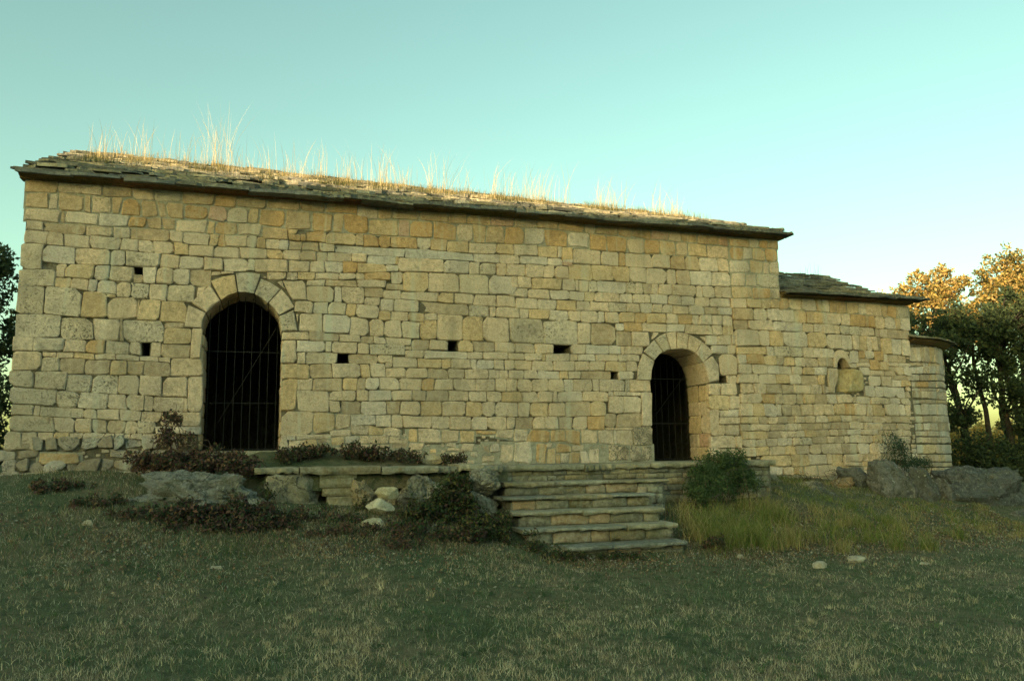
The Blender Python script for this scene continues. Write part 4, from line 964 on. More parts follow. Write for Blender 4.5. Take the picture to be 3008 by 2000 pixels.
def roof_slope(eave_a, eave_b, top_a, top_b, expo, wr, thr, owner, dark=1.0, prof=None, skip=None, jig=1.0):
    """lay slabs from eave line (a to b) up to the ridge line; prof bends the section"""
    ea, eb, ta, tb = map(Vector, (eave_a, eave_b, top_a, top_b)); L = (ta - ea).length; rows = int(L / expo) + 1
    for k in range(rows + 1):
        f = min(1.0, k / rows)
        a = ea.lerp(ta, f); b = eb.lerp(tb, f)
        if prof: dz = prof(f); a.z += dz; b.z += dz
        ax = (b - a); W_ = ax.length; ax.normalize(); f2 = min(1, f + .06); up = (ea.lerp(ta, f2) - ea.lerp(ta, f2 - .06))
        if prof: up.z += prof(f2) - prof(f2 - .06)
        up.normalize(); nn = ax.cross(up); nn.normalize()
        if nn.z < 0: nn = -nn
        x = rng.uniform(-.03, .06) if k == 0 else -rng.uniform(.0, .12)
        while x < W_:
            w = rng.uniform(*wr) * (1.5 if k == 0 else 1); xm = x + w / 2
            if x + w > W_ + (.04 if k == 0 else .12): w = W_ - x; xm = x + w / 2
            if w < .12: break
            til = rng.uniform(-.09, .12) * jig + (.08 + .12 * jig if k else .30); u2 = (up * math.cos(til) - nn * math.sin(til)); n2 = (nn * math.cos(til) + up * math.sin(til)); yw = rng.uniform(-.05, .05)
            axr = ax * math.cos(yw) + u2 * math.sin(yw); ayr = u2 * math.cos(yw) - ax * math.sin(yw)
            th = rng.uniform(*thr) if k else rng.uniform(.035, .055); o = a + ax * xm + nn * (rng.uniform(-.01, .075) * jig if k > 1 else rng.uniform(.005, .03)) + up * rng.uniform(-.13, .06) * (1 if k > 1 else .3)
            ti = rng.choice(SL) if k > 1 else (.13, .135, .13); kk = rng.uniform(.6, 1.4) * dark
            if not (skip and skip(o)):
                left_ = L * (1 - f); vs, fs = slab(o, axr, ayr, n2, w * 1.03, max(.10, min(expo * 2.0, left_ + .05)), th)
                slates.append((o.y * .5 + (o - Vector((0, 0, 1.6))).length, owner, vs, fs, (ti[0] * kk, ti[1] * kk, ti[2] * kk, .6)))
            x += w * rng.uniform(.97, 1.06)
RL, RR_ = 7.38, 7.10
mb = MB(); mb.add([(XL - .06, 12.42, 5.62), (XN + .06, 12.42, 5.61), (XN + .06, RIDGE_Y, RR_ - .10), (XL - .06, RIDGE_Y, RL - .10), (XN + .06, 20.3, 5.60), (XL - .06, 20.3, 5.60)], [(0, 1, 2, 3), (3, 2, 4, 5)], (.12, .1, .07, 0))
mb.f += []; nave_roof = mb.build("nave_roof", M_SLATE, chapel)
roof_slope((XL - .07, 12.22, 5.60), (XN + .18, 12.18, 5.595), (XL - .10, RIDGE_Y - .06, RL), (XN + .12, RIDGE_Y - .06, RR_), .155, (.16, .58), (.028, .062), nave_roof)
for x in np.arange(XL - .05, XN + .1, .42):                                                    # ridge slabs
    f = (x - XL) / (XN - XL); vs, fs = slab(Vector((x + .2, RIDGE_Y - .12, RL + (RR_ - RL) * f - .01)), Vector((1, 0, rng.uniform(-.03, .03))), Vector((0, 1, rng.uniform(-.02, .06))), Vector((0, 0, 1)), .44, .26, rng.uniform(.025, .045))
    ti = rng.choice(SL); slates.append((19, nave_roof, vs, fs, ti + (.6,)))
back = []
n_front = len(slates)
roof_slope((XN + .22, 20.45, 5.67), (XL - .22, 20.45, 5.67), (XN + .12, RIDGE_Y + .06, RR_), (XL - .10, RIDGE_Y + .06, RL), .36, (.4, .8), (.024, .05), nave_roof)
ZCE, ZCR = 4.48, 5.56
CP = lambda f: -.10 * math.sin(PI * min(1, f)) if f < 1 else 0
mb = MB(); ys = [12.3, 13.2, 14.2, 14.95]; zs = [4.50, 4.79, 5.14, 5.50]
for x in (XN - .02, XC + .12):
    for y, z in zip(ys, zs): mb.v.append((x, y, z - .03)); mb.t.append((.12, .1, .08, 0))
    for y, z in zip(ys[::-1], zs[::-1]): mb.v.append((x, 30.0 - y, z - .06)); mb.t.append((.12, .1, .08, 0))
for i in range(7): mb.f.append((i, 8 + i, 9 + i, 1 + i))
chancel_roof = mb.build("chancel_roof", M_SLATE, chapel)
roof_slope((XN + .02, 12.20, ZCE), (XC + .27, 12.20, ZCE), (XN + .02, 14.98, ZCR), (XC + .14, 14.98, ZCR), .155, (.24, .55), (.02, .04), chancel_roof, .7, CP, None, .45)
roof_slope((XC + .27, 17.8, ZCE), (XN + .02, 17.8, ZCE), (XC + .14, 15.02, ZCR - .09), (XN + .02, 15.02, ZCR - .09), .3, (.4, .8), (.026, .048), chancel_roof, .8, CP, None, .3)
mb = MB(); n = 32; ap = (CX, CY, 4.42)
mb.v.append(ap); mb.t.append((.12, .1, .08, 0))
for i in range(n + 1):
    th = PI * i / n; mb.v.append((CX - .05 + (CR + .15) * math.sin(th), CY - (CR + .15) * math.cos(th), ZA + .06)); mb.t.append((.12, .1, .08, 0))
for i in range(n): mb.f.append((0, 1 + i, 2 + i))
apse_roof = mb.build("apse_roof", M_SLATE, chapel)
for k in range(15):
    f = k / 15; R_ = (CR + .20) * (1 - f) + .05; z = ZA + .075 + (4.44 - ZA - .075) * f; th = 0.02
    while th < PI:
        w = rng.uniform(.26, .52); dth = w / R_; t2 = th + dth / 2
        if t2 > PI: break
        rad = Vector((math.sin(t2), -math.cos(t2), 0)); ax = Vector((math.cos(t2), math.sin(t2), 0)); up = (-rad * (CR + .26) + Vector((0, 0, 4.44 - ZA - .075))).normalized(); nn = ax.cross(up)
        if nn.z < 0: nn = -nn
        til = .07 + rng.uniform(-.03, .03); u2 = up * math.cos(til) - nn * math.sin(til); n2 = nn * math.cos(til) + up * math.sin(til); ti = rng.choice(SL)
        o = Vector((CX - .05, CY, z)) + rad * R_ + nn * .005
        vs, fs = slab(o, ax, u2, n2, w, .36, rng.uniform(.018, .03)); slates.append((o.length + 2.5, apse_roof, vs, fs, (ti[0] * .65, ti[1] * .65, ti[2] * .65, .6))); th += dth
order = sorted(range(len(slates)), key=lambda i: slates[i][0]); near = set(order[:300]); rest_s = MB()
for i, (_, owner, vs, fs, ti) in enumerate(slates):
    if i in near: m_ = MB(); m_.add(vs, fs, ti); m_.build("roof_slab", M_SLATE, owner)
    else: rest_s.add(vs, fs, ti)
tag(rest_s.build("far_roof_slabs", M_SLATE, chapel), kind="stuff")

# ------------------------------------------------------------------ terrace, steps
TZ = 1.37
def rough_block(mb, x0, x1, y0, y1, z0, z1, tint, j=.012, seg=5):
    """a quarried block with a wavering front edge"""
    n = seg; base = len(mb.v)
    for k in range(n + 1):
        x = x0 + (x1 - x0) * k / n; e = rng.uniform(-j, j) * 1.6
        r_ = [(y0 + .012 + e, z0 + rng.uniform(-j, j)), (y0 + e - .004, z0 + (z1 - z0) * .35 + rng.uniform(-j, j) * .4), (y0 + e, z1 - .014), (y0 + .016 + e, z1 + rng.uniform(-j, j) * .3), (y1, z1 + rng.uniform(-j, j) * .3), (y1, z0)]
        for y, z in r_: mb.v.append((x + (rng.uniform(-j, j) if 0 < k < n else 0), y, z)); mb.t.append(tint)
    for k in range(n):
        for i in range(6): a = base + k * 6 + i; b = base + k * 6 + (i + 1) % 6; mb.f.append((a, a + 6, b + 6, b))
    mb.f += [tuple(base + i for i in range(6)), tuple(base + n * 6 + i for i in range(6))[::-1]]
GREY = [(.24, .225, .175, .5), (.20, .19, .15, .4), (.28, .25, .18, .4), (.19, .19, .165, .6), (.25, .21, .14, .3)]
def gt(k=1.0): c = rng.choice(GREY); q_ = k * rng.uniform(.85, 1.15); return (c[0] * q_, c[1] * q_, c[2] * q_, c[3])
terrace = empty("terrace", (4, 11.8, .9)); tag(terrace, "low stone-paved terrace along the chapel front, edged with worn slabs", "terrace")
mb = MB(); mb.box(3.1, 7.98, 11.22, 12.44, .3, TZ - .075, (.13, .125, .10, 0)); mb.box(-.1, 3.1, 11.45, 12.44, .5, TZ - .075, (.10, .09, .065, 0)); mb.build("rubble_core", M_MORTAR, terrace)
EDGE = [(-.16, .42, 1.40, 11.05), (.43, 1.52, 1.40, 11.03), (1.53, 2.33, 1.385, 10.99), (2.34, 2.62, 1.375, 11.03), (2.63, 3.02, 1.40, 10.96), (3.03, 3.32, 1.375, 11.05), (3.33, 4.62, 1.37, 11.12), (4.63, 4.95, 1.365, 11.10), (4.96, 5.74, 1.37, 11.13), (5.75, 6.7, 1.375, 11.12), (6.71, 7.4, 1.375, 11.13), (7.41, 8.05, 1.38, 11.15)]
for a, b, z, y in EDGE:
    m_ = MB(); rough_block(m_, a + .004, b - .004, y, 11.75, z - rng.uniform(.07, .095), z, gt(1.1), .014, 8); m_.build("edge_slab", M_STEP, terrace)
x = 2.2
while x < 7.9:                                                                                 # paving behind the edge
    w = rng.uniform(.5, .9); m_ = MB(); rough_block(m_, x, min(x + w, 7.98) - .008, 11.76, 12.45, TZ - .06, TZ + rng.uniform(-.008, .006), gt(.95), .006, 3); m_.build("paving_slab", M_STEP, terrace); x += w
mb = MB(); nxs, nys = 40, 9                                                                    # earth heaped against the wall at the left part
for j in range(nys + 1):
    for i in range(nxs + 1):
        x = -1.6 + 5.0 * i / nxs; y = 11.0 + 1.46 * j / nys; s_ = j / nys
        z = 1.33 + .30 * max(0, s_ - .35) / .65 * max(0, min(1, (3.4 - x) / 2.4)) + .03 * noise.noise(Vector((x * 3, y * 3, 0)))
        if x < -.1: z = gz(x, y) + (z - gz(x, y)) * max(0, 1 + (x + .1) / 1.2) * min(1, s_ * 2.2)
        if j == 0: z -= .25
        mb.v.append((x, y + (.12 if j == 0 else 0), z)); mb.t.append((1, 1, 1, 0))
for j in range(nys):
    for i in range(nxs): a = j * (nxs + 1) + i; mb.f.append((a, a + 1, a + nxs + 2, a + nxs + 1))
mb.build("earth_fill", M_GROUND, terrace, smooth=True)
def rubble_face(x0, x1, z0, z1, y, owner, mat=M_STEP, k=1.0, gap=.006, h=(.07, .13), w=(.12, .36)):
    z = z0
    while z < z1 - .03:
        hh = min(rng.uniform(*h), z1 - z); x = x0
        while x < x1 - .04:
            ww = min(rng.uniform(*w), x1 - x); s0 = len(stones)
            lay([(x, z), (x + ww, z), (x + ww, z + hh), (x, z + hh)], owner, "stone", gt(k) if rng.random() < .8 else tuple(v * .75 for v in tint_of(rng.choice('dbd'))), rng.uniform(-.02, .012), gap, depth=.08, to3=lambda p, o: (p.x, y - o, p.y))
            if len(stones) > s0:
                _, _, _, vs, fs, ti = stones.pop(); m_ = MB(); m_.add(vs, fs, ti); m_.build("stone", mat, owner, smooth=True)
            x += ww
        z += hh
rubble_face(3.2, 7.95, 1.03, 1.29, 11.20, terrace); rubble_face(5.75, 7.95, .55, 1.03, 11.20, terrace)
steps = empty("stone_steps", (4.4, 10.2, .2)); tag(steps, "flight of five worn stone steps rising from the lawn to the terrace", "steps")
TR = [(3.22, 5.82, 10.70, 1.135), (3.10, 5.42, 10.36, .955), (3.12, 5.36, 10.02, .775), (3.15, 5.38, 9.68, .585), (3.62, 5.34, 9.34, .385)]
CUT = [(.3, .62), (.33, .7), (.45,), (.35, .66), (.5,)]
for (x0, x1, y, z), cut in zip(TR, CUT):
    xs = [x0] + [x0 + (x1 - x0) * c_ for c_ in cut] + [x1]
    for a, b in zip(xs[:-1], xs[1:]):
        m_ = MB(); rough_block(m_, a + .003, b - .003, y + rng.uniform(-.012, .012), y + .50, z - rng.uniform(.042, .06), z + rng.uniform(-.005, .005), gt(1.1), .013, 8); m_.build("tread", M_STEP, steps)
    zb = {1.135: .955, .955: .775, .775: .585, .585: .385, .385: .10}[z]
    rubble_face(max(x0, 3.2) + .05, x1 - .06, zb, z - .05, y + .065, steps, h=(.12, .2), w=(.25, .6), gap=.004, k=.85)
    m_ = MB(); m_.box(max(x0, 3.2) + .03, x1 - .04, y + .085, 11.2, zb - .35, z - .08, (.15, .145, .115, 0)); m_.build("step_core", M_MORTAR, steps)
rubble_face(5.30, 5.72, .55, 1.03, 10.72, steps, h=(.1, .16), w=(.12, .2))

# ------------------------------------------------------------------ rocks
def make_rock(name, label, x0, x1, z0, z1, yf, dep, seed, cat="boulder", group=None, blocky=.75, tints=((.24, .23, .19),), mat=None, lean=0.0, rough=.20, sink=.15, facets=14, kind=None, sub=5):
    r_ = random.Random(seed); bm = bmesh.new(); bmesh.ops.create_icosphere(bm, subdivisions=sub, radius=1.0)
    planes = []
    for _ in range(facets):
        n_ = Vector((r_.gauss(0, 1), r_.gauss(0, 1) - .4, r_.gauss(0, 1) * .8)).normalized(); planes.append((n_, r_.uniform(.62, .90)))
    hx, hy, hz = (x1 - x0) / 2 * 1.10, dep / 2 * 1.1, (z1 - (z0 - sink)) / 2 * 1.08; c = Vector(((x0 + x1) / 2, yf + hy, (z1 + z0 - sink) / 2)); off = Vector((seed * 3.7, seed * 1.3, 0))
    for v in bm.verts:
        p = v.co.copy(); k = max(abs(p.x), abs(p.y), abs(p.z)); p = p * ((1 - blocky) + blocky * .90 / k)
        for n_, d in planes:
            e = p.dot(n_) - d
            if e > 0: p = p - n_ * e * .9
        p += p.normalized() * (rough * noise.noise(p * 1.6 + off) + rough * .55 * noise.noise(p * 4.3 + off) + rough * .55 * (.35 - abs(noise.noise(p * 3.1 - off))) + rough * .40 * (.3 - abs(noise.noise(p * 8 + off))) + rough * .28 * noise.noise(p * 17 + off) + rough * .18 * noise.noise(p * 34 + off) + rough * .35 * noise.noise(Vector((p.x * .8, p.y * .8, p.z * 6.5)) + off))
        v.co = Vector((p.x * hx, p.y * hy, p.z * hz)); v.co.x += lean * v.co.z; v.co += c
    me = bpy.data.meshes.new(name); bm.to_mesh(me); bm.free()
    t_ = r_.choice(tints); at = me.attributes.new("tint", 'FLOAT_COLOR', 'POINT'); at.data.foreach_set("color", np.tile(np.array((*t_, .7), np.float32), len(me.vertices)))
    me.polygons.foreach_set("use_smooth", [True] * len(me.polygons))
    me.set_sharp_from_angle(angle=math.radians(38))
    o = link(name, me, mat or (M_ROCKD if t_[2] >= t_[0] * .88 and t_[0] < .2 else M_ROCK)); return tag(o, label, cat, group, kind)
GR = ((.27, .26, .225), (.23, .23, .21), (.30, .28, .235)); GD = ((.15, .155, .15), (.13, .14, .138), (.18, .175, .16)); TN = ((.42, .33, .21), (.40, .31, .19))
G1 = "boulders under the terrace edge"
make_rock("boulder", "broad flat lichen-spotted rock at the left foot of the terrace", -1.50, -.02, .80, 1.33, 10.55, .75, 3, group=G1, blocky=.8, tints=GR, lean=-.2, rough=.3)
make_rock("boulder", "large squarish blue-grey and ochre rock propping the left terrace slab", 0.00, .68, .78, 1.31, 10.95, .5, 6, group=G1, blocky=.97, facets=5, rough=.12, tints=((.36, .31, .22),))
make_rock("boulder", "tan leaning rock beside the stack of thin slabs under the terrace", 1.03, 1.45, .80, 1.31, 10.99, .45, 8, group=G1, blocky=.6, tints=TN, lean=-.30)
make_rock("boulder", "small tan rock set back behind the fallen pale blocks", 1.44, 1.86, .92, 1.25, 11.12, .4, 11, group=G1, blocky=.6, tints=TN)
make_rock("boulder", "rounded grey boulder under the middle of the terrace edge", 1.78, 2.42, .76, 1.28, 10.85, .6, 14, group=G1, blocky=.7, facets=8, tints=GR)
make_rock("boulder", "lichened boulder at the head of the steps, upper of two", 2.70, 3.22, 1.0, 1.32, 10.68, .5, 17, group=G1, blocky=.5, tints=((.30, .29, .24),), sink=.05)
make_rock("boulder", "lichened boulder beside the steps, lower of two", 2.52, 3.13, .62, 1.02, 10.52, .6, 19, group=G1, blocky=.6, tints=((.27, .26, .21),))
pier = empty("stone_pier", (.94, 11.2, .85)); tag(pier, "stack of thin tan slabs holding up the terrace edge", "stone pier")
for k, (a, b, z0, z1) in enumerate(((.70, 1.20, 1.25, 1.315), (.70, 1.16, 1.125, 1.245), (.74, 1.22, 1.00, 1.12), (.80, 1.36, .80, .995))):
    m_ = MB(); rough_block(m_, a, b, 11.08 + rng.uniform(-.02, .02), 11.4, z0, z1, (.27 * rng.uniform(.9, 1.1), .23, .15, .3), .012, 4); m_.build("block", M_STEP, pier)
PALE = ((.50, .43, .28), (.52, .47, .35))
G2 = "pale blocks fallen in front of the terrace"
make_rock("fallen_block", "pale cream block lying on another under the terrace, topmost of the fallen stones", 1.39, 1.70, .97, 1.13, 10.5, .24, 23, "block", G2, .8, PALE, M_STONE, 0, .05, .0)
make_rock("fallen_block", "pale yellowish pointed block wedged below the topmost fallen stone", 1.27, 1.62, .76, .99, 10.40, .32, 25, "block", G2, .6, PALE, M_STONE, -.4, .06, .0)
make_rock("fallen_block", "pale tilted flat block lying lowest in the weeds before the terrace", 1.10, 1.44, .62, .78, 9.85, .24, 27, "block", G2, .85, PALE, M_STONE, -.5, .05, .05)
make_rock("fallen_block", "low tan stone at the wall foot between the two doorways", 2.24, 2.68, 1.42, 1.57, 11.95, .3, 29, "block", G2, .6, TN, M_STONE, 0, .06, .05)
G3 = "rocks below the chancel and apse"
make_rock("boulder", "tall upright grey boulder in front of the apse, beside the small dark juniper", 10.28, 11.00, .40, 1.30, 11.10, .5, 31, group=G3, blocky=.92, tints=GD)
make_rock("boulder", "narrow dark boulder leaning against the upright one", 10.95, 11.50, .35, 1.16, 11.0, .45, 33, group=G3, blocky=.9, tints=((.12, .125, .12),), lean=-.1)
make_rock("boulder", "small leaning rock just left of the largest boulder", 11.42, 11.84, .40, .98, 11.05, .35, 35, group=G3, blocky=.8, tints=GD, lean=-.25)
make_rock("boulder", "largest boulder, dark blue-grey and flat-topped, at the right edge", 11.70, 13.55, .20, 1.16, 10.8, .8, 37, group=G3, blocky=.95, tints=((.10, .108, .108),), facets=7)
make_rock("boulder", "dark cracked rock below the largest boulder at the right edge", 12.25, 12.9, .0, .45, 10.4, .5, 39, group=G3, blocky=.75, tints=GD)
make_rock("boulder", "low pale flat rock at the foot of the largest boulder", 11.66, 12.25, .30, .50, 10.65, .4, 41, group=G3, blocky=.5, tints=((.28, .27, .22),))
make_rock("boulder", "grey slanting rock against the chancel foot left of the juniper", 10.12, 10.70, .72, 1.18, 11.7, .5, 43, group=G3, blocky=.6, tints=GD, lean=-.25)
make_rock("boulder", "small orange-tinted rock at the chancel foot", 9.66, 10.18, .78, 1.02, 11.68, .4, 45, group=G3, blocky=.7, tints=((.36, .24, .13),))
make_rock("boulder", "tan rock at the chancel foot furthest to the left but one", 8.88, 9.40, .76, .98, 11.5, .4, 47, group=G3, blocky=.5, tints=((.29, .26, .19),))
make_rock("boulder", "small grey rock in the grass below the tan one", 8.96, 9.38, .66, .88, 11.25, .35, 49, group=G3, blocky=.5, tints=GD)
make_rock("boulder", "small grey rock in the grass below the slanting one", 9.92, 10.35, .56, .80, 11.2, .35, 51, group=G3, blocky=.6, tints=GD)
make_rock("boulder", "grey slanting slab of rock just right of the evergreen shrub", 8.44, 8.92, .80, 1.12, 11.85, .4, 53, group=G3, blocky=.6, tints=((.29, .27, .21),), lean=-.5)
for k, (x, y, w, h, lb) in enumerate(((6.6, 8.3, .20, .09, "rounded pale stone on the lawn before the tall grass, left of two"), (7.2, 8.35, .24, .08, "oblong pale stone on the lawn before the tall grass, right of two"), (7.9, 8.0, .17, .025, "thin white flat stone lying in the grass at the right"), (-1.9, 9.9, .12, .07, "small white angular stone alone on the left lawn"), (-.45, 8.6, .12, .03, "flat whitish stone sunk in the left lawn"), (5.9, 9.0, .12, .05, "small pale stone near the right foot of the steps"))):
    z = gz(x, y); make_rock("lawn_stone", lb, x - w / 2, x + w / 2, z, z + h, y, w * .6, 60 + k, "stone", "pale stones on the lawn", .9, ((.46, .41, .32),), M_STONE, 0, .12, .03, sub=3)

# ------------------------------------------------------------------ leaves, bushes, trees
def leaf_arrays(P, size, C, asp=.55, up=0.0):
    n = len(P); d = nrg.normal(size=(n, 3)); d[:, 2] += up; d /= np.linalg.norm(d, axis=1)[:, None]
    e = np.cross(d, nrg.normal(size=(n, 3))); e /= np.linalg.norm(e, axis=1)[:, None]; s_ = size[:, None]
    V = np.stack([P - d * s_ * .5, P + e * s_ * asp * .5, P + d * s_ * .5, P - e * s_ * asp * .5], 1).reshape(-1, 3)
    b = np.arange(n)[:, None] * 4; T = np.concatenate([b + np.array([0, 1, 2]), b + np.array([0, 2, 3])], 0)
    return V, T, np.repeat(C, 4, 0)
def pick(cols, n, j=.25):
    cols = np.array(cols); c = cols[nrg.integers(0, len(cols), n)]; return c * (1 + nrg.uniform(-j, j, (n, 1)))
def blob_points(blobs, n, fill=.35):
    w = np.array([b[3] * b[4] * b[5] for b in blobs]) ** (2 / 3); k = nrg.choice(len(blobs), n, p=w / w.sum()); B = np.array(blobs)[k]
    d = nrg.normal(size=(n, 3)); d /= np.linalg.norm(d, axis=1)[:, None]; r_ = nrg.uniform(fill, 1.0, (n, 1)) ** .6 * nrg.uniform(.85, 1.12, (n, 1))
    return B[:, :3] + d * r_ * B[:, 3:6]
def sub_blobs(blobs, m, rr):
    """many small clumps scattered through bigger masses: an uneven outline with gaps"""
    c = blob_points(blobs, m, .1); return [(x, y, z, *(rng.uniform(*rr) for _ in range(3))) for x, y, z in c]
def bush(name, label, blobs, n, leaf, cols, cat="bush", group=None, stems=8, stemcol=(.09, .065, .05, 0), clumps=0, rr=(.1, .2), asp=.55):
    base = Vector((blobs[0][0], blobs[0][1], min(b[2] - b[5] for b in blobs))); root = empty(name, base); tag(root, label, cat, group)
    sb = sub_blobs(blobs, clumps, rr) if clumps else blobs
    P = blob_points(sb, n, .15); V, T, C = leaf_arrays(P, nrg.uniform(leaf * .6, leaf * 1.3, n), pick(cols, n, .35), asp)
    tri_mesh("foliage", V, T, C, M_LEAF, root)
    if stems:
        m_ = MB()
        for k in range(stems):
            b = rng.choice(sb); e = Vector(b[:3]); s0 = Vector((e.x + rng.uniform(-.25, .25), e.y + rng.uniform(-.1, .15), base.z)); mid = (s0 + e) / 2 + Vector((rng.uniform(-.1, .1), rng.uniform(-.1, .1), rng.uniform(0, .1))); tip = e + (e - mid) * rng.uniform(.2, .8)
            m_.tube([s0, mid, e, tip], [.007, .005, .004, .002], 4, stemcol)
        tag(m_.build("stems", M_BARK, root), kind="stuff")
    return root
PUR = [(.12, .065, .062), (.085, .055, .055), (.15, .08, .065), (.06, .075, .04), (.20, .13, .08), (.055, .065, .035)]
GRN = [(.05, .075, .03), (.035, .06, .025), (.07, .085, .03), (.10, .10, .035)]
MIX = [(.045, .07, .035), (.035, .055, .028), (.075, .045, .04), (.07, .05, .04), (.12, .10, .045), (.035, .05, .025)]
G4 = "bramble patches about the terrace"
bush("bramble_bush", "straggling brown weeds on the bank left of the broad flat rock", [(-1.9, 10.7, 1.02, .45, .3, .10), (-2.5, 11.4, 1.20, .45, .25, .10), (-1.5, 10.2, .90, .4, .3, .10)], 2600, .05, PUR + MIX, group=G4, stems=24, clumps=60, rr=(.05, .11))
bush("bramble_bush", "low mixed weeds below the fallen pale blocks", [(.95, 10.1, .72, .4, .25, .10), (1.7, 9.75, .62, .45, .25, .10), (2.3, 9.6, .55, .4, .25, .10)], 4200, .05, MIX + GRN + PUR, group=G4, stems=24, clumps=80, rr=(.05, .11))
bush("bramble_bush", "dark green weeds along the bottom edge of the lowest step", [(3.5, 9.2, .27, .35, .15, .09), (4.3, 9.2, .24, .4, .12, .06)], 2200, .045, GRN + MIX, group=G4, stems=12, clumps=50, rr=(.04, .09))
bush("bramble_bush", "reddish bramble climbing the wall at the left side of the tall doorway", [(-1.35, 12.1, 1.90, .25, .12, .22), (-1.15, 12.1, 1.78, .25, .15, .12), (-1.30, 12.1, 2.10, .16, .08, .12)], 900, .05, PUR, group=G4, stems=14, clumps=24, rr=(.05, .12))
bush("bramble_bush", "dark purple bramble heap at the left end of the terrace below the tall doorway", [(-.95, 11.5, 1.50, .55, .35, .14), (-.4, 11.35, 1.46, .45, .3, .11), (-1.5, 11.75, 1.48, .35, .3, .12)], 5200, .055, PUR, group=G4, stems=24, clumps=60, rr=(.07, .15))
bush("bramble_bush", "low reddish bramble along the wall foot between the two doorways", [(.75, 12.1, 1.60, .50, .2, .12), (1.35, 12.05, 1.60, .45, .2, .11), (.30, 11.95, 1.55, .3, .2, .07)], 3800, .05, MIX + PUR, group=G4, stems=20, clumps=60, rr=(.06, .13))
bush("bramble_bush", "small purple bramble at the right end of the wall-foot weeds", [(2.0, 12.0, 1.53, .45, .22, .09), (2.8, 12.0, 1.47, .25, .2, .06)], 1900, .04, PUR + MIX, group=G4, stems=12, clumps=40, rr=(.05, .1))
bush("bramble_bush", "wide dark bramble thicket before the broad flat rock", [(-.75, 10.0, .84, .60, .35, .17), (-.25, 10.15, .88, .45, .35, .22), (.35, 10.15, .74, .5, .3, .13), (-.1, 9.85, .74, .6, .3, .12)], 12000, .055, PUR + MIX, group=G4, stems=30, clumps=170, rr=(.08, .16))
bush("bramble_bush", "dark green creeper around the squarish blue-grey rock", [(-.02, 10.85, 1.0, .10, .10, .26), (.75, 10.7, .80, .18, .13, .12), (.45, 10.65, .74, .3, .15, .08), (1.25, 10.75, .86, .10, .1, .12)], 1700, .042, GRN + MIX, group=G4, stems=14, clumps=50, rr=(.05, .11))
bush("bramble_bush", "dark bramble mass between the round boulder and the steps", [(2.35, 10.4, .90, .42, .3, .24), (2.58, 10.72, 1.15, .16, .15, .2), (1.95, 10.25, .78, .4, .3, .18), (2.6, 9.95, .62, .3, .25, .14)], 9000, .052, MIX + GRN, group=G4, stems=24, clumps=90, rr=(.07, .15))
bush("bramble_bush", "dark weeds growing up the left side of the steps", [(3.0, 10.0, .66, .16, .35, .2), (3.2, 9.55, .42, .24, .25, .16), (2.85, 9.7, .48, .3, .25, .12)], 3000, .042, GRN + MIX, group=G4, stems=14, clumps=50, rr=(.06, .13))
bush("bramble_bush", "small purple weed clump on the lawn left of the steps", [(1.5, 9.3, .56, .32, .25, .12), (.95, 9.6, .66, .4, .25, .09), (.4, 9.5, .62, .35, .2, .06)], 3600, .035, PUR, group=G4, stems=10, clumps=30, rr=(.05, .09))
bush("bramble_bush", "reddish weed clump at the right foot of the steps", [(5.75, 9.35, .36, .22, .2, .09)], 900, .035, PUR + MIX, group=G4, stems=8, clumps=20, rr=(.04, .08))
bush("evergreen_shrub", "dense dark green shrub covering the right end of the terrace", [(6.75, 10.95, 1.18, .42, .3, .28), (7.25, 11.05, 1.10, .42, .3, .28), (6.55, 10.8, .92, .35, .3, .25), (7.05, 10.95, 1.42, .25, .2, .14), (6.8, 11.1, 1.45, .1, .1, .14)], 11000, .034, [(.075, .12, .05), (.05, .09, .04), (.10, .145, .06)], "shrub", stems=20, clumps=130, rr=(.07, .15), asp=.6)
bush("juniper_bush", "small dark blue-green juniper growing against the apse foot", [(11.4, 11.95, 1.30, .44, .3, .32), (11.25, 11.95, 1.62, .27, .2, .24), (11.75, 11.95, 1.22, .27, .25, .24)], 9000, .032, [(.04, .08, .05), (.03, .06, .04), (.055, .095, .055)], "shrub", stems=14, clumps=110, rr=(.06, .12), asp=.3)
bush("dead_weed", "thin brown dead weeds beside the juniper at the chancel foot", [(10.25, 12.15, 1.12, .35, .15, .16), (9.3, 12.1, 1.02, .5, .2, .1)], 1500, .03, [(.17, .13, .07), (.11, .085, .05)], "weeds", stems=24, clumps=40, rr=(.06, .12), asp=.25)

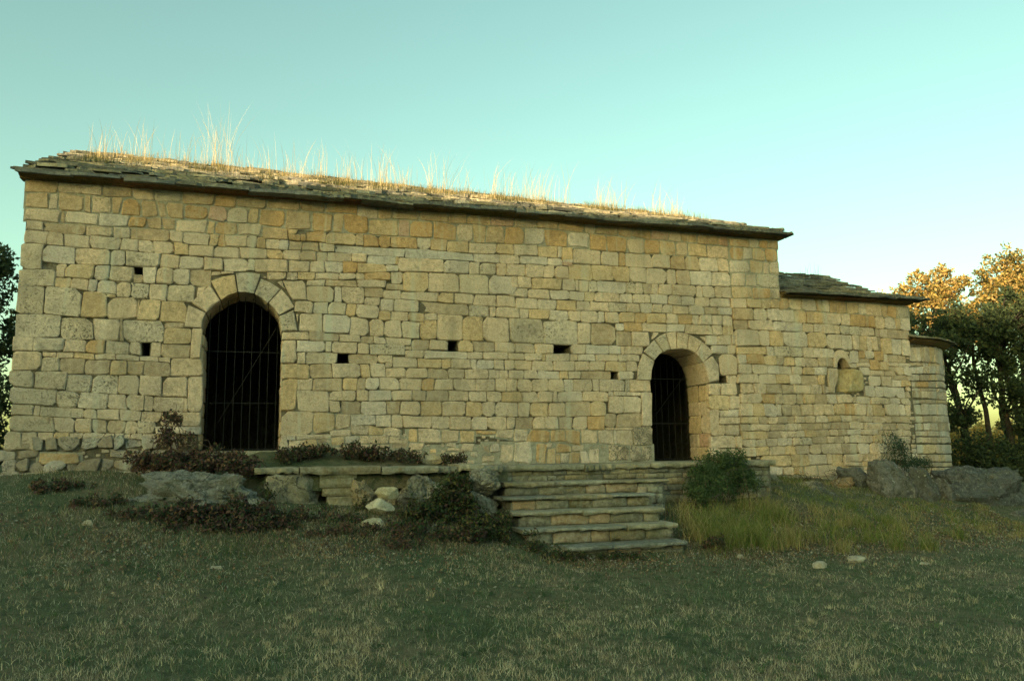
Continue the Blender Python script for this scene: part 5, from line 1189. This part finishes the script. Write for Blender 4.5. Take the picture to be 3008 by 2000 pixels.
def tree(name, label, base, trunks, blobs, n, leaf, cols, clumps, rr, group=None, bark=(.035, .03, .026, 0), limbs=40, asp=.5):
    root = empty(name, base); tag(root, label, "tree", group); m_ = MB(); tips = []
    for (dx, dy, h, r0, lx, ly) in trunks:
        p = Vector(base) + Vector((dx, dy, -.15)); pts = [p]; rad = [r0 * 1.25]
        for k in range(1, 8):
            f = k / 7; pts.append(Vector((base[0] + dx + lx * f ** 1.2 + rng.uniform(-.06, .06), base[1] + dy + ly * f ** 1.2 + rng.uniform(-.06, .06), base[2] + h * f))); rad.append(r0 * (1 - .65 * f))
        m_.tube(pts, rad, 8, bark); tips.append(pts)
    sb = sub_blobs(blobs, clumps, rr)
    for b in rng.sample(sb, min(limbs, len(sb))):
        e = Vector(b[:3]); tp = min(tips, key=lambda t_: (t_[-1] - e).length); k = min(range(3, 8), key=lambda i: (tp[i] - e).length + max(0, tp[i].z - e.z) * 3); s0 = tp[max(3, k - 1)]
        mid = s0.lerp(e, .5) + Vector((rng.uniform(-.15, .15), rng.uniform(-.15, .15), rng.uniform(-.05, .25))); m_.tube([s0, mid, e], [.035, .022, .008], 5, bark)
    m_.build("trunk", M_BARK, root, smooth=True)
    P = blob_points(sb, n, .2); V, T, C = leaf_arrays(P, nrg.uniform(leaf * .6, leaf * 1.3, n), pick(cols, n, .3), asp); tri_mesh("crown", V, T, C, M_LEAF, root)
    return root
OAK = [(.060, .085, .040), (.045, .068, .034), (.080, .10, .042), (.035, .055, .03)]
OAKY = [(.16, .14, .04), (.11, .11, .035), (.20, .16, .045), (.08, .085, .03)]
GOLD = [(.46, .31, .10), (.38, .26, .08), (.26, .20, .07), (.50, .36, .16)]
G5 = "oaks right of the apse"
def gb(x, y): return (x, y, gz(x, y))
tree("oak_tree", "dark evergreen oak with leaning twin trunks nearest the apse", gb(17.6, 16.0), [(0, 0, 3.6, .075, -.75, .2), (.2, .1, 4.0, .07, -.55, .4), (.55, -.1, 4.2, .085, -.25, .2)], [(16.9, 16.1, 4.4, 1.0, 1.0, .75), (16.0, 16.4, 4.3, .8, .8, .75), (17.7, 15.9, 4.6, .9, 1.0, .8), (17.0, 16.0, 3.2, 1.2, .9, .6), (17.3, 16.2, 2.3, .9, .6, .5)], 13000, .11, OAK, 220, (.11, .27), G5)
tree("oak_tree", "dark evergreen oak with straight trunk second from the apse", gb(18.7, 15.8), [(0, 0, 4.2, .10, -.2, .1), (.4, .5, 4.3, .07, .3, .2)], [(18.6, 15.6, 4.5, 1.0, 1.1, .95), (19.1, 15.4, 4.9, .9, .9, .8), (18.5, 15.7, 3.2, .9, .8, .7), (18.9, 15.6, 2.2, .6, .6, .6)], 12500, .11, OAK, 200, (.11, .27), G5)
tree("oak_tree", "dense dark oak cut by the right edge of the picture", gb(20.0, 14.9), [(0, 0, 3.8, .12, .2, .1), (-.6, .2, 3.8, .085, -.25, .1)], [(20.0, 14.9, 4.4, 1.2, 1.2, 1.2), (19.7, 15.0, 2.8, .9, .8, 1.3), (20.6, 14.8, 5.2, 1.1, 1.1, .8)], 18000, .12, OAK, 240, (.14, .30), G5)
tree("oak_tree", "slender oak with trunk bending right just behind the apse wall", gb(16.7, 17.6), [(0, 0, 3.5, .06, .6, .3), (-.2, .2, 3.3, .05, -.3, .3)], [(17.0, 17.8, 4.6, 1.0, 1.0, .8), (16.1, 18.0, 4.8, .7, .8, .6), (16.6, 17.6, 3.3, .8, .6, .35)], 9000, .12, OAK, 130, (.16, .32), G5)
G6 = "sunlit autumn oaks standing behind"
tree("autumn_oak", "golden sunlit oak with the tallest crown at the right", gb(23.0, 19.0), [(0, 0, 5.4, .12, -.5, .2), (.5, .3, 5.6, .09, .5, .2)], [(22.7, 19.1, 6.4, 1.2, 1.2, 1.1), (23.2, 18.9, 7.3, .8, .9, .7), (23.9, 18.8, 6.4, 1.3, 1.2, 1.2), (22.6, 19.2, 5.3, 1.0, 1.0, .6), (24.4, 18.6, 7.2, .8, .9, .7)], 15000, .12, GOLD + OAKY, 260, (.10, .27), G6)
tree("autumn_oak", "yellow sunlit oak rising just right of the chancel roof", gb(20.9, 20.0), [(0, 0, 4.8, .11, -.3, .1), (-.4, .2, 4.6, .08, -.6, .2)], [(20.9, 19.9, 6.0, 1.1, 1.2, 1.1), (19.8, 20.3, 5.6, .9, .9, .9), (21.2, 19.8, 6.9, .7, .8, .6), (21.9, 19.6, 5.6, .9, 1.0, .8), (20.3, 20.2, 6.5, .7, .8, .7)], 13500, .12, GOLD + OAKY + GOLD, 250, (.10, .27), G6)
tree("autumn_oak", "nearly bare pale-twigged sapling beside the chancel roof end", gb(19.2, 21.2), [(0, 0, 5.2, .06, -.4, .1), (.2, 0, 5.6, .045, .2, .1), (-.3, 0, 4.9, .04, -.9, .1)], [(18.8, 21.2, 5.9, .8, .6, .7), (19.6, 21.1, 6.1, .7, .6, .7)], 2500, .09, GOLD, 130, (.12, .25), G6, bark=(.34, .26, .18, 0), limbs=110)
G7 = "far bushes seen between the trunks"
for k, (x, y, r_, lb) in enumerate(((31, 29, 1.6, "sunlit russet bush far off between the oak trunks, nearest the apse"), (33.5, 29, 1.4, "sunlit yellow bush far off between the oak trunks, middle"), (36, 29.5, 1.6, "sunlit green-gold bush far off between the oak trunks, rightmost"), (34, 33, 1.8, "distant sunlit thicket behind the far russet bush"))):
    z = gz(x, y); bush("far_bush", lb, [(x, y, z + r_ * .8, r_ * 1.3, r_, r_ * .95), (x + 1.2, y, z + .9, 1.1, 1.0, .9)], 6500, .14, [(.50, .30, .09), (.38, .27, .07), (.24, .20, .06)], group=G7, stems=10, clumps=100, rr=(.25, .5))
for k, (x, y, r_, lb) in enumerate(((17.4, 15.6, .8, "dark undergrowth beneath the oak nearest the apse"), (18.8, 15.4, .8, "dark undergrowth beneath the second oak"), (20.0, 14.2, .7, "dark undergrowth at the right edge behind the largest boulder"), (16.2, 16.6, .5, "dark undergrowth close behind the apse"))):
    z = gz(x, y); bush("undergrowth_bush", lb, [(x, y, z + .55, r_ * 1.4, r_, .75)], 6000, .08, OAK, group="undergrowth beneath the oaks", stems=8, clumps=90, rr=(.12, .25))
tree("juniper_tree", "dark evergreen tree behind the left corner of the chapel", gb(-6.4, 19.6), [(0, 0, 5.0, .14, .3, .1)], [(-6.0, 19.4, 5.4, .55, .6, .9), (-6.1, 19.5, 4.2, .95, .9, .9), (-6.1, 19.5, 2.6, 1.1, 1.0, 1.2), (-6.4, 19.7, 1.8, 1.2, 1.1, .7)], 26000, .11, OAK, 230, (.16, .32))

# ------------------------------------------------------------------ grass
def vnoise(x, y, sc, seed):
    g = np.random.default_rng(seed).random((128, 128)); u = x * sc + 50.3; v = y * sc + 31.7; i = np.floor(u).astype(int); j = np.floor(v).astype(int); fu = u - i; fv = v - j; fu = fu * fu * (3 - 2 * fu); fv = fv * fv * (3 - 2 * fv)
    h = lambda a, b: g[a % 128, b % 128]
    return (h(i, j) * (1 - fu) + h(i + 1, j) * fu) * (1 - fv) + (h(i, j + 1) * (1 - fu) + h(i + 1, j + 1) * fu) * fv
def blades(P, H, W_, lean, C, seg=2, droop=.5):
    """tapering bent blades; P base points, H heights, lean horizontal vectors"""
    n = len(P); az = nrg.uniform(0, 2 * PI, n); s_ = np.stack([np.cos(az), np.sin(az), np.zeros(n)], 1) * W_[:, None] * .5
    rows = []; ts = np.linspace(0, 1, seg + 1)
    for t_ in ts[:-1]:
        c = P + lean * (t_ ** 1.8)[..., None] if np.ndim(t_) else P + lean * t_ ** 1.8
        c = c + np.stack([np.zeros(n), np.zeros(n), H * t_ * (1 - droop * .3 * t_)], 1); rows += [c - s_ * (1 - t_ * .6), c + s_ * (1 - t_ * .6)]
    tip = P + lean + np.stack([np.zeros(n), np.zeros(n), H * (1 - droop * .3)], 1); rows.append(tip)
    k = len(rows); V = np.stack(rows, 1).reshape(-1, 3); b = np.arange(n)[:, None] * k; T = []
    for i in range(seg - 1): T += [b + np.array([2 * i, 2 * i + 1, 2 * i + 3]), b + np.array([2 * i, 2 * i + 3, 2 * i + 2])]
    T.append(b + np.array([2 * seg - 2, 2 * seg - 1, 2 * seg])); return V, np.concatenate(T, 0), np.repeat(C, k, 0)
def lean_vec(n, amt):
    a = nrg.uniform(0, 2 * PI, n); r_ = nrg.uniform(.1, 1, n) * amt; return np.stack([np.cos(a) * r_, np.sin(a) * r_, np.zeros(n)], 1)
def free(x, y):
    ok = ~((x > -.15) & (x < 8.1) & (y > 11.0)) & (y < 12.42)
    ok &= ~((x > 3.1) & (x < 5.4) & (y > 9.66)); ok &= ~((x > 3.6) & (x < 5.36) & (y > 9.36)); ok &= ~((x > -1.5) & (x < -.05) & (y > 10.6) & (y < 11.2)); ok &= ~((x > 11.5) & (x < 13.2) & (y > 10.9) & (y < 12))
    return ok
def scatter(n, x0, x1, y0, y1, lod=1.7):
    out = []
    tot = 0
    while tot < n:
        x = nrg.uniform(x0, x1, n * 2); y = nrg.uniform(y0, y1, n * 2); d = np.hypot(x, y); k = (nrg.random(n * 2) < np.minimum(1, (4.6 / d) ** lod)) & free(x, y); out.append(np.stack([x[k], y[k]], 1)); tot += k.sum()
    return np.concatenate(out)[:n]
xy = scatter(330000, -6.5, 13.5, 3.7, 12.4); X_, Y_ = xy.T; n = len(xy)
clump = vnoise(X_, Y_, 13, 3) * .5 + vnoise(X_, Y_, 29, 4) * .5
dry = vnoise(X_, Y_, 1.1, 1) * .35 + vnoise(X_, Y_, 3.6, 2) * .3 + clump * .6; near_dry = np.clip((6.8 - (Y_ + .24 * X_)) / 2.2, 0, 1) * .13
straw = nrg.random(n) < np.clip((dry - .62 + near_dry * 1.5) * 4.0, .06, .8)
C = np.where(straw[:, None], pick([(.54, .47, .33), (.44, .37, .25), (.34, .27, .18), (.60, .54, .40)], n), pick([(.11, .18, .10), (.075, .135, .082), (.145, .20, .105), (.10, .145, .082), (.19, .185, .11)], n)) * (.6 + .8 * vnoise(X_, Y_, 17, 6))[:, None]
H_ = nrg.uniform(.02, .05, n) * (.4 + 1.3 * vnoise(X_, Y_, 11, 5)) * np.where(straw, 1.15, 1); P = np.stack([X_, Y_, ground(X_, Y_) - .004], 1)
V1, T1, C1 = blades(P, H_, nrg.uniform(.003, .006, n), lean_vec(n, .04), C, 1)
n2 = 34000; xy = scatter(n2 * 2, -6.5, 13, 3.7, 9.5, 2.2); X_, Y_ = xy.T; k = nrg.random(len(xy)) < np.clip(vnoise(X_, Y_, 1.6, 8) * 1.2 - .35 + np.clip((6.4 - (Y_ + .24 * X_)) / 2, 0, 1) * .5, 0.02, 1); X_, Y_ = X_[k], Y_[k]; n = len(X_)
V2, T2, C2 = blades(np.stack([X_, Y_, ground(X_, Y_) - .004], 1), nrg.uniform(.03, .09, n), nrg.uniform(.003, .0055, n), lean_vec(n, .10), pick([(.58, .50, .33), (.48, .40, .25), (.64, .57, .40), (.36, .31, .19)], n), 3, 1.2)
cen = scatter(2200, -6.5, 13, 3.7, 9.8, 1.5); sd = vnoise(cen[:, 0], cen[:, 1], 1.3, 51) + np.clip((6.6 - (cen[:, 1] + .24 * cen[:, 0])) / 2, 0, 1) * .35
isdry = nrg.random(len(cen)) < np.clip(sd * 1.4 - .5, .04, .8); m = 22; rad = nrg.uniform(.012, .045, len(cen)); Pt = np.repeat(cen, m, 0) + nrg.normal(size=(len(cen) * m, 2)) * np.repeat(rad, m)[:, None]; n = len(Pt)
cl = np.where(isdry[:, None], pick([(.58, .51, .34), (.50, .42, .27), (.42, .35, .22)], len(cen), .2), pick([(.06, .12, .055), (.09, .15, .06), (.05, .09, .05)], len(cen), .3)); Ht = np.repeat(nrg.uniform(.035, .10, len(cen)), m) * nrg.uniform(.4, 1.1, n)
V3, T3, C3 = blades(np.stack([Pt[:, 0], Pt[:, 1], ground(Pt[:, 0], Pt[:, 1]) - .006], 1), Ht, nrg.uniform(.003, .006, n), lean_vec(n, 1.1) * Ht[:, None], np.repeat(cl, m, 0) * nrg.uniform(.7, 1.2, (n, 1)), 2, 1.0)
V2, T2, C2 = np.concatenate([V2, V3]), np.concatenate([T2, T3 + len(V2)]), np.concatenate([C2, C3])
T = np.concatenate([T1, T2 + len(V1)]); lawn = tri_mesh("lawn_grass", np.concatenate([V1, V2]), T, np.concatenate([C1, C2]), M_GRASS)
tag(lawn, "short mixed green and straw-coloured turf covering the lawn", "grass", kind="stuff")
# tall tufted grass below the terrace end and the chancel
tufts = []
for _ in range(330):
    x = rng.uniform(5.5, 12.0); yl = 9.15 + max(0, (x - 6)) * .02; y = rng.uniform(yl, 12.2)
    if not (x < 8.0 and y > 11.0): tufts.append((x, y, (rng.uniform(.28, .5) if x < 7.6 else rng.uniform(.12, .28) if x < 9.3 else rng.uniform(.07, .17)) * (1 if y < 10.8 else .6)))
for (x, y, h) in ((5.95, 9.6, .5), (6.2, 9.45, .5), (6.5, 9.5, .5), (5.8, 9.9, .5), (6.1, 10.1, .55), (7.4, 8.9, .3), (8.2, 8.8, .34), (8.6, 8.7, .33), (9.7, 9.2, .28), (10.9, 8.4, .28), (6.9, 9.3, .42)): tufts += [(x, y, h)] * 3
PX, HH = [], []
for x, y, h in tufts:
    m = 55; a = nrg.normal(0, .075, (m, 2)); PX.append(np.array([x, y]) + a); HH.append(h * nrg.uniform(.4, 1.1, m))
PX = np.concatenate(PX); HH = np.concatenate(HH); k = free(PX[:, 0], PX[:, 1]); PX, HH = PX[k], HH[k]; n = len(PX); X_, Y_ = PX.T
mixg = vnoise(X_, Y_, 1.4, 21); C = np.where((nrg.random(n) < .25 + .5 * (mixg > .55))[:, None], pick([(.32, .27, .12), (.38, .32, .16), (.24, .21, .09)], n), pick([(.15, .20, .05), (.11, .155, .042), (.19, .22, .06)], n))
V1, T1, C1 = blades(np.stack([X_, Y_, ground(X_, Y_) - .01], 1), HH, nrg.uniform(.004, .008, n), lean_vec(n, 1) * HH[:, None] * .75, C, 4, .9)
tag(tri_mesh("tall_grass", V1, T1, C1, M_GRASS), "tall yellow-green tufted grass on the bank right of the steps", "grass", kind="stuff")
# weeds and taller grass in front of the terrace and along the wall feet
n = 42000; X_ = nrg.uniform(-4.5, 6.2, n); Y_ = nrg.uniform(8.9, 12.3, n); k = free(X_, Y_) & (nrg.random(n) < np.clip(vnoise(X_, Y_, 1.3, 31) * 1.6 - .35, 0, 1) * np.where(X_ < -.6, .45, 1)); X_, Y_ = X_[k], Y_[k]; n = len(X_)
H_ = nrg.uniform(.05, .15, n); V1, T1, C1 = blades(np.stack([X_, Y_, ground(X_, Y_) - .01], 1), H_, nrg.uniform(.004, .008, n), lean_vec(n, .08), pick([(.08, .125, .05), (.11, .14, .055), (.26, .22, .12), (.06, .095, .04), (.36, .30, .18), (.13, .08, .065), (.18, .10, .07)], n), 3, .8)
tag(tri_mesh("bank_weeds", V1, T1, C1, M_GRASS), "rank grass and weeds on the bank before the terrace", "grass", kind="stuff")
# fallen leaves
n = 90000; X_ = nrg.uniform(-4.5, 12, n); Y_ = nrg.uniform(6.8, 11, n); k = free(X_, Y_) & (nrg.random(n) < np.clip(vnoise(X_, Y_, .9, 41) * 1.5 - .3, 0.05, 1) * np.exp(-((Y_ - 9.2 - .12 * np.abs(X_ - 3)) / 1.1) ** 2)); X_, Y_ = X_[k], Y_[k]; n = len(X_)
V1, T1, C1 = leaf_arrays(np.stack([X_, Y_, ground(X_, Y_) + nrg.uniform(.008, .035, n)], 1), nrg.uniform(.018, .045, n), pick([(.28, .20, .12), (.36, .29, .19), (.16, .11, .08), (.33, .31, .26), (.22, .14, .08), (.10, .075, .06), (.14, .10, .07)], n), .6)
tag(tri_mesh("leaf_litter", V1, T1, C1, M_LEAF), "scattered dry brown fallen leaves at the foot of the terrace bank", "leaves", kind="stuff")

# ------------------------------------------------------------------ grass growing on the roof
def roof_z(x, y): f = (y - 12.2) / (RIDGE_Y - 12.2); return 5.74 + (RL + (RR_ - RL) * (x - XL) / (XN - XL) - 5.68) * f + .02
STALK = [(-3.0, .75), (-2.75, .55), (-2.4, .85), (-2.1, .5), (-1.7, .7), (-1.3, 1.1), (-1.15, 1.3), (-.9, 1.2), (-.55, .6), (-.2, .7), (.2, .75), (.55, .85), (.9, .9), (1.25, .6), (1.5, .85), (1.9, .8), (2.1, .9), (2.6, .55), (3.0, .85), (3.3, .9), (3.9, .6), (4.2, .9), (4.5, .75), (4.9, .65), (5.2, .85), (5.6, .95), (5.9, .7), (6.3, .95), (6.6, .6), (6.9, .85), (7.2, .6), (7.6, .8), (7.9, .75), (8.3, .7), (8.7, .65), (9.0, .4)]
PP, HH, CC, LL, WW = [], [], [], [], []
for x, h in STALK:
    y = rng.uniform(14.4, 16.1); m = rng.randint(13, 26)
    a = np.stack([nrg.normal(x, .11, m), nrg.normal(y, .1, m)], 1); hh = 1.3 * h * nrg.uniform(.3, 1.0, m); ln = lean_vec(m, .42) * hh[:, None]; ln[:, 0] += hh * (.12 if x > 3 else -.03)
    PP.append(a); HH.append(hh); LL.append(ln); CC.append(pick([(.66, .52, .30), (.60, .46, .26), (.70, .58, .38)], m, .15)); WW.append(nrg.uniform(.0048, .0085, m))
    m = rng.randint(18, 50); a = np.stack([nrg.normal(x, .10, m), nrg.normal(y, .12, m)], 1); hh = nrg.uniform(.05, .26, m); PP.append(a); HH.append(hh); LL.append(lean_vec(m, .5) * hh[:, None]); CC.append(pick([(.56, .42, .20), (.48, .36, .16), (.34, .30, .12)], m)); WW.append(nrg.uniform(.004, .008, m))
for _ in range(130):
    x = rng.uniform(-3.2, 9.0); y = rng.uniform(13.0, 16.2); m = rng.randint(14, 40); a = np.stack([nrg.normal(x, .10, m), nrg.normal(y, .08, m)], 1); hh = nrg.uniform(.04, .2, m); PP.append(a); HH.append(hh); LL.append(lean_vec(m, .6) * hh[:, None]); CC.append(pick([(.32, .25, .12), (.20, .18, .07), (.12, .13, .05), (.40, .32, .18)], m)); WW.append(nrg.uniform(.004, .008, m))
for (x, y) in ((-2.7, 13.6), (-1.1, 14.3), (.9, 13.5), (1.1, 13.4), (1.8, 13.3), (2.6, 13.8), (6.0, 13.1), (4.0, 13.2)):
    m = 120; a = np.stack([nrg.normal(x, .17, m), nrg.normal(y, .12, m)], 1); hh = nrg.uniform(.06, .2, m); PP.append(a); HH.append(hh); LL.append(lean_vec(m, .6) * hh[:, None]); CC.append(pick([(.07, .09, .035), (.11, .12, .045), (.16, .14, .06)], m)); WW.append(nrg.uniform(.004, .008, m))
PP = np.concatenate(PP); HH = np.concatenate(HH); LL = np.concatenate(LL); CC = np.concatenate(CC); WW = np.concatenate(WW); k = (PP[:, 1] < 16.3) & (PP[:, 0] > XL) & (PP[:, 0] < XN); PP, HH, LL, CC, WW = PP[k], HH[k], LL[k], CC[k], WW[k]
V1, T1, C1 = blades(np.stack([PP[:, 0], PP[:, 1], roof_z(PP[:, 0], PP[:, 1])], 1), HH, WW, LL, CC, 4, .4)
tag(tri_mesh("roof_grass", V1, T1, C1, M_DRY), "tall dry straw-coloured grass growing along the chapel roof", "grass", kind="stuff")
PP = np.concatenate([np.stack([nrg.normal(x, .07, 9), nrg.normal(14.6, .07, 9)], 1) for x in (10.7, 11.6, 11.9, 12.0)]); HH = nrg.uniform(.12, .5, len(PP))
V1, T1, C1 = blades(np.stack([PP[:, 0], PP[:, 1], np.full(len(PP), 5.42)], 1), HH, np.full(len(PP), .005), lean_vec(len(PP), .3) * HH[:, None], pick([(.18, .16, .09), (.10, .11, .06)], len(PP)), 4, .4)
tag(tri_mesh("chancel_roof_grass", V1, T1, C1, M_DRY), "few thin dry stalks growing on the lower chancel roof", "grass", kind="stuff")
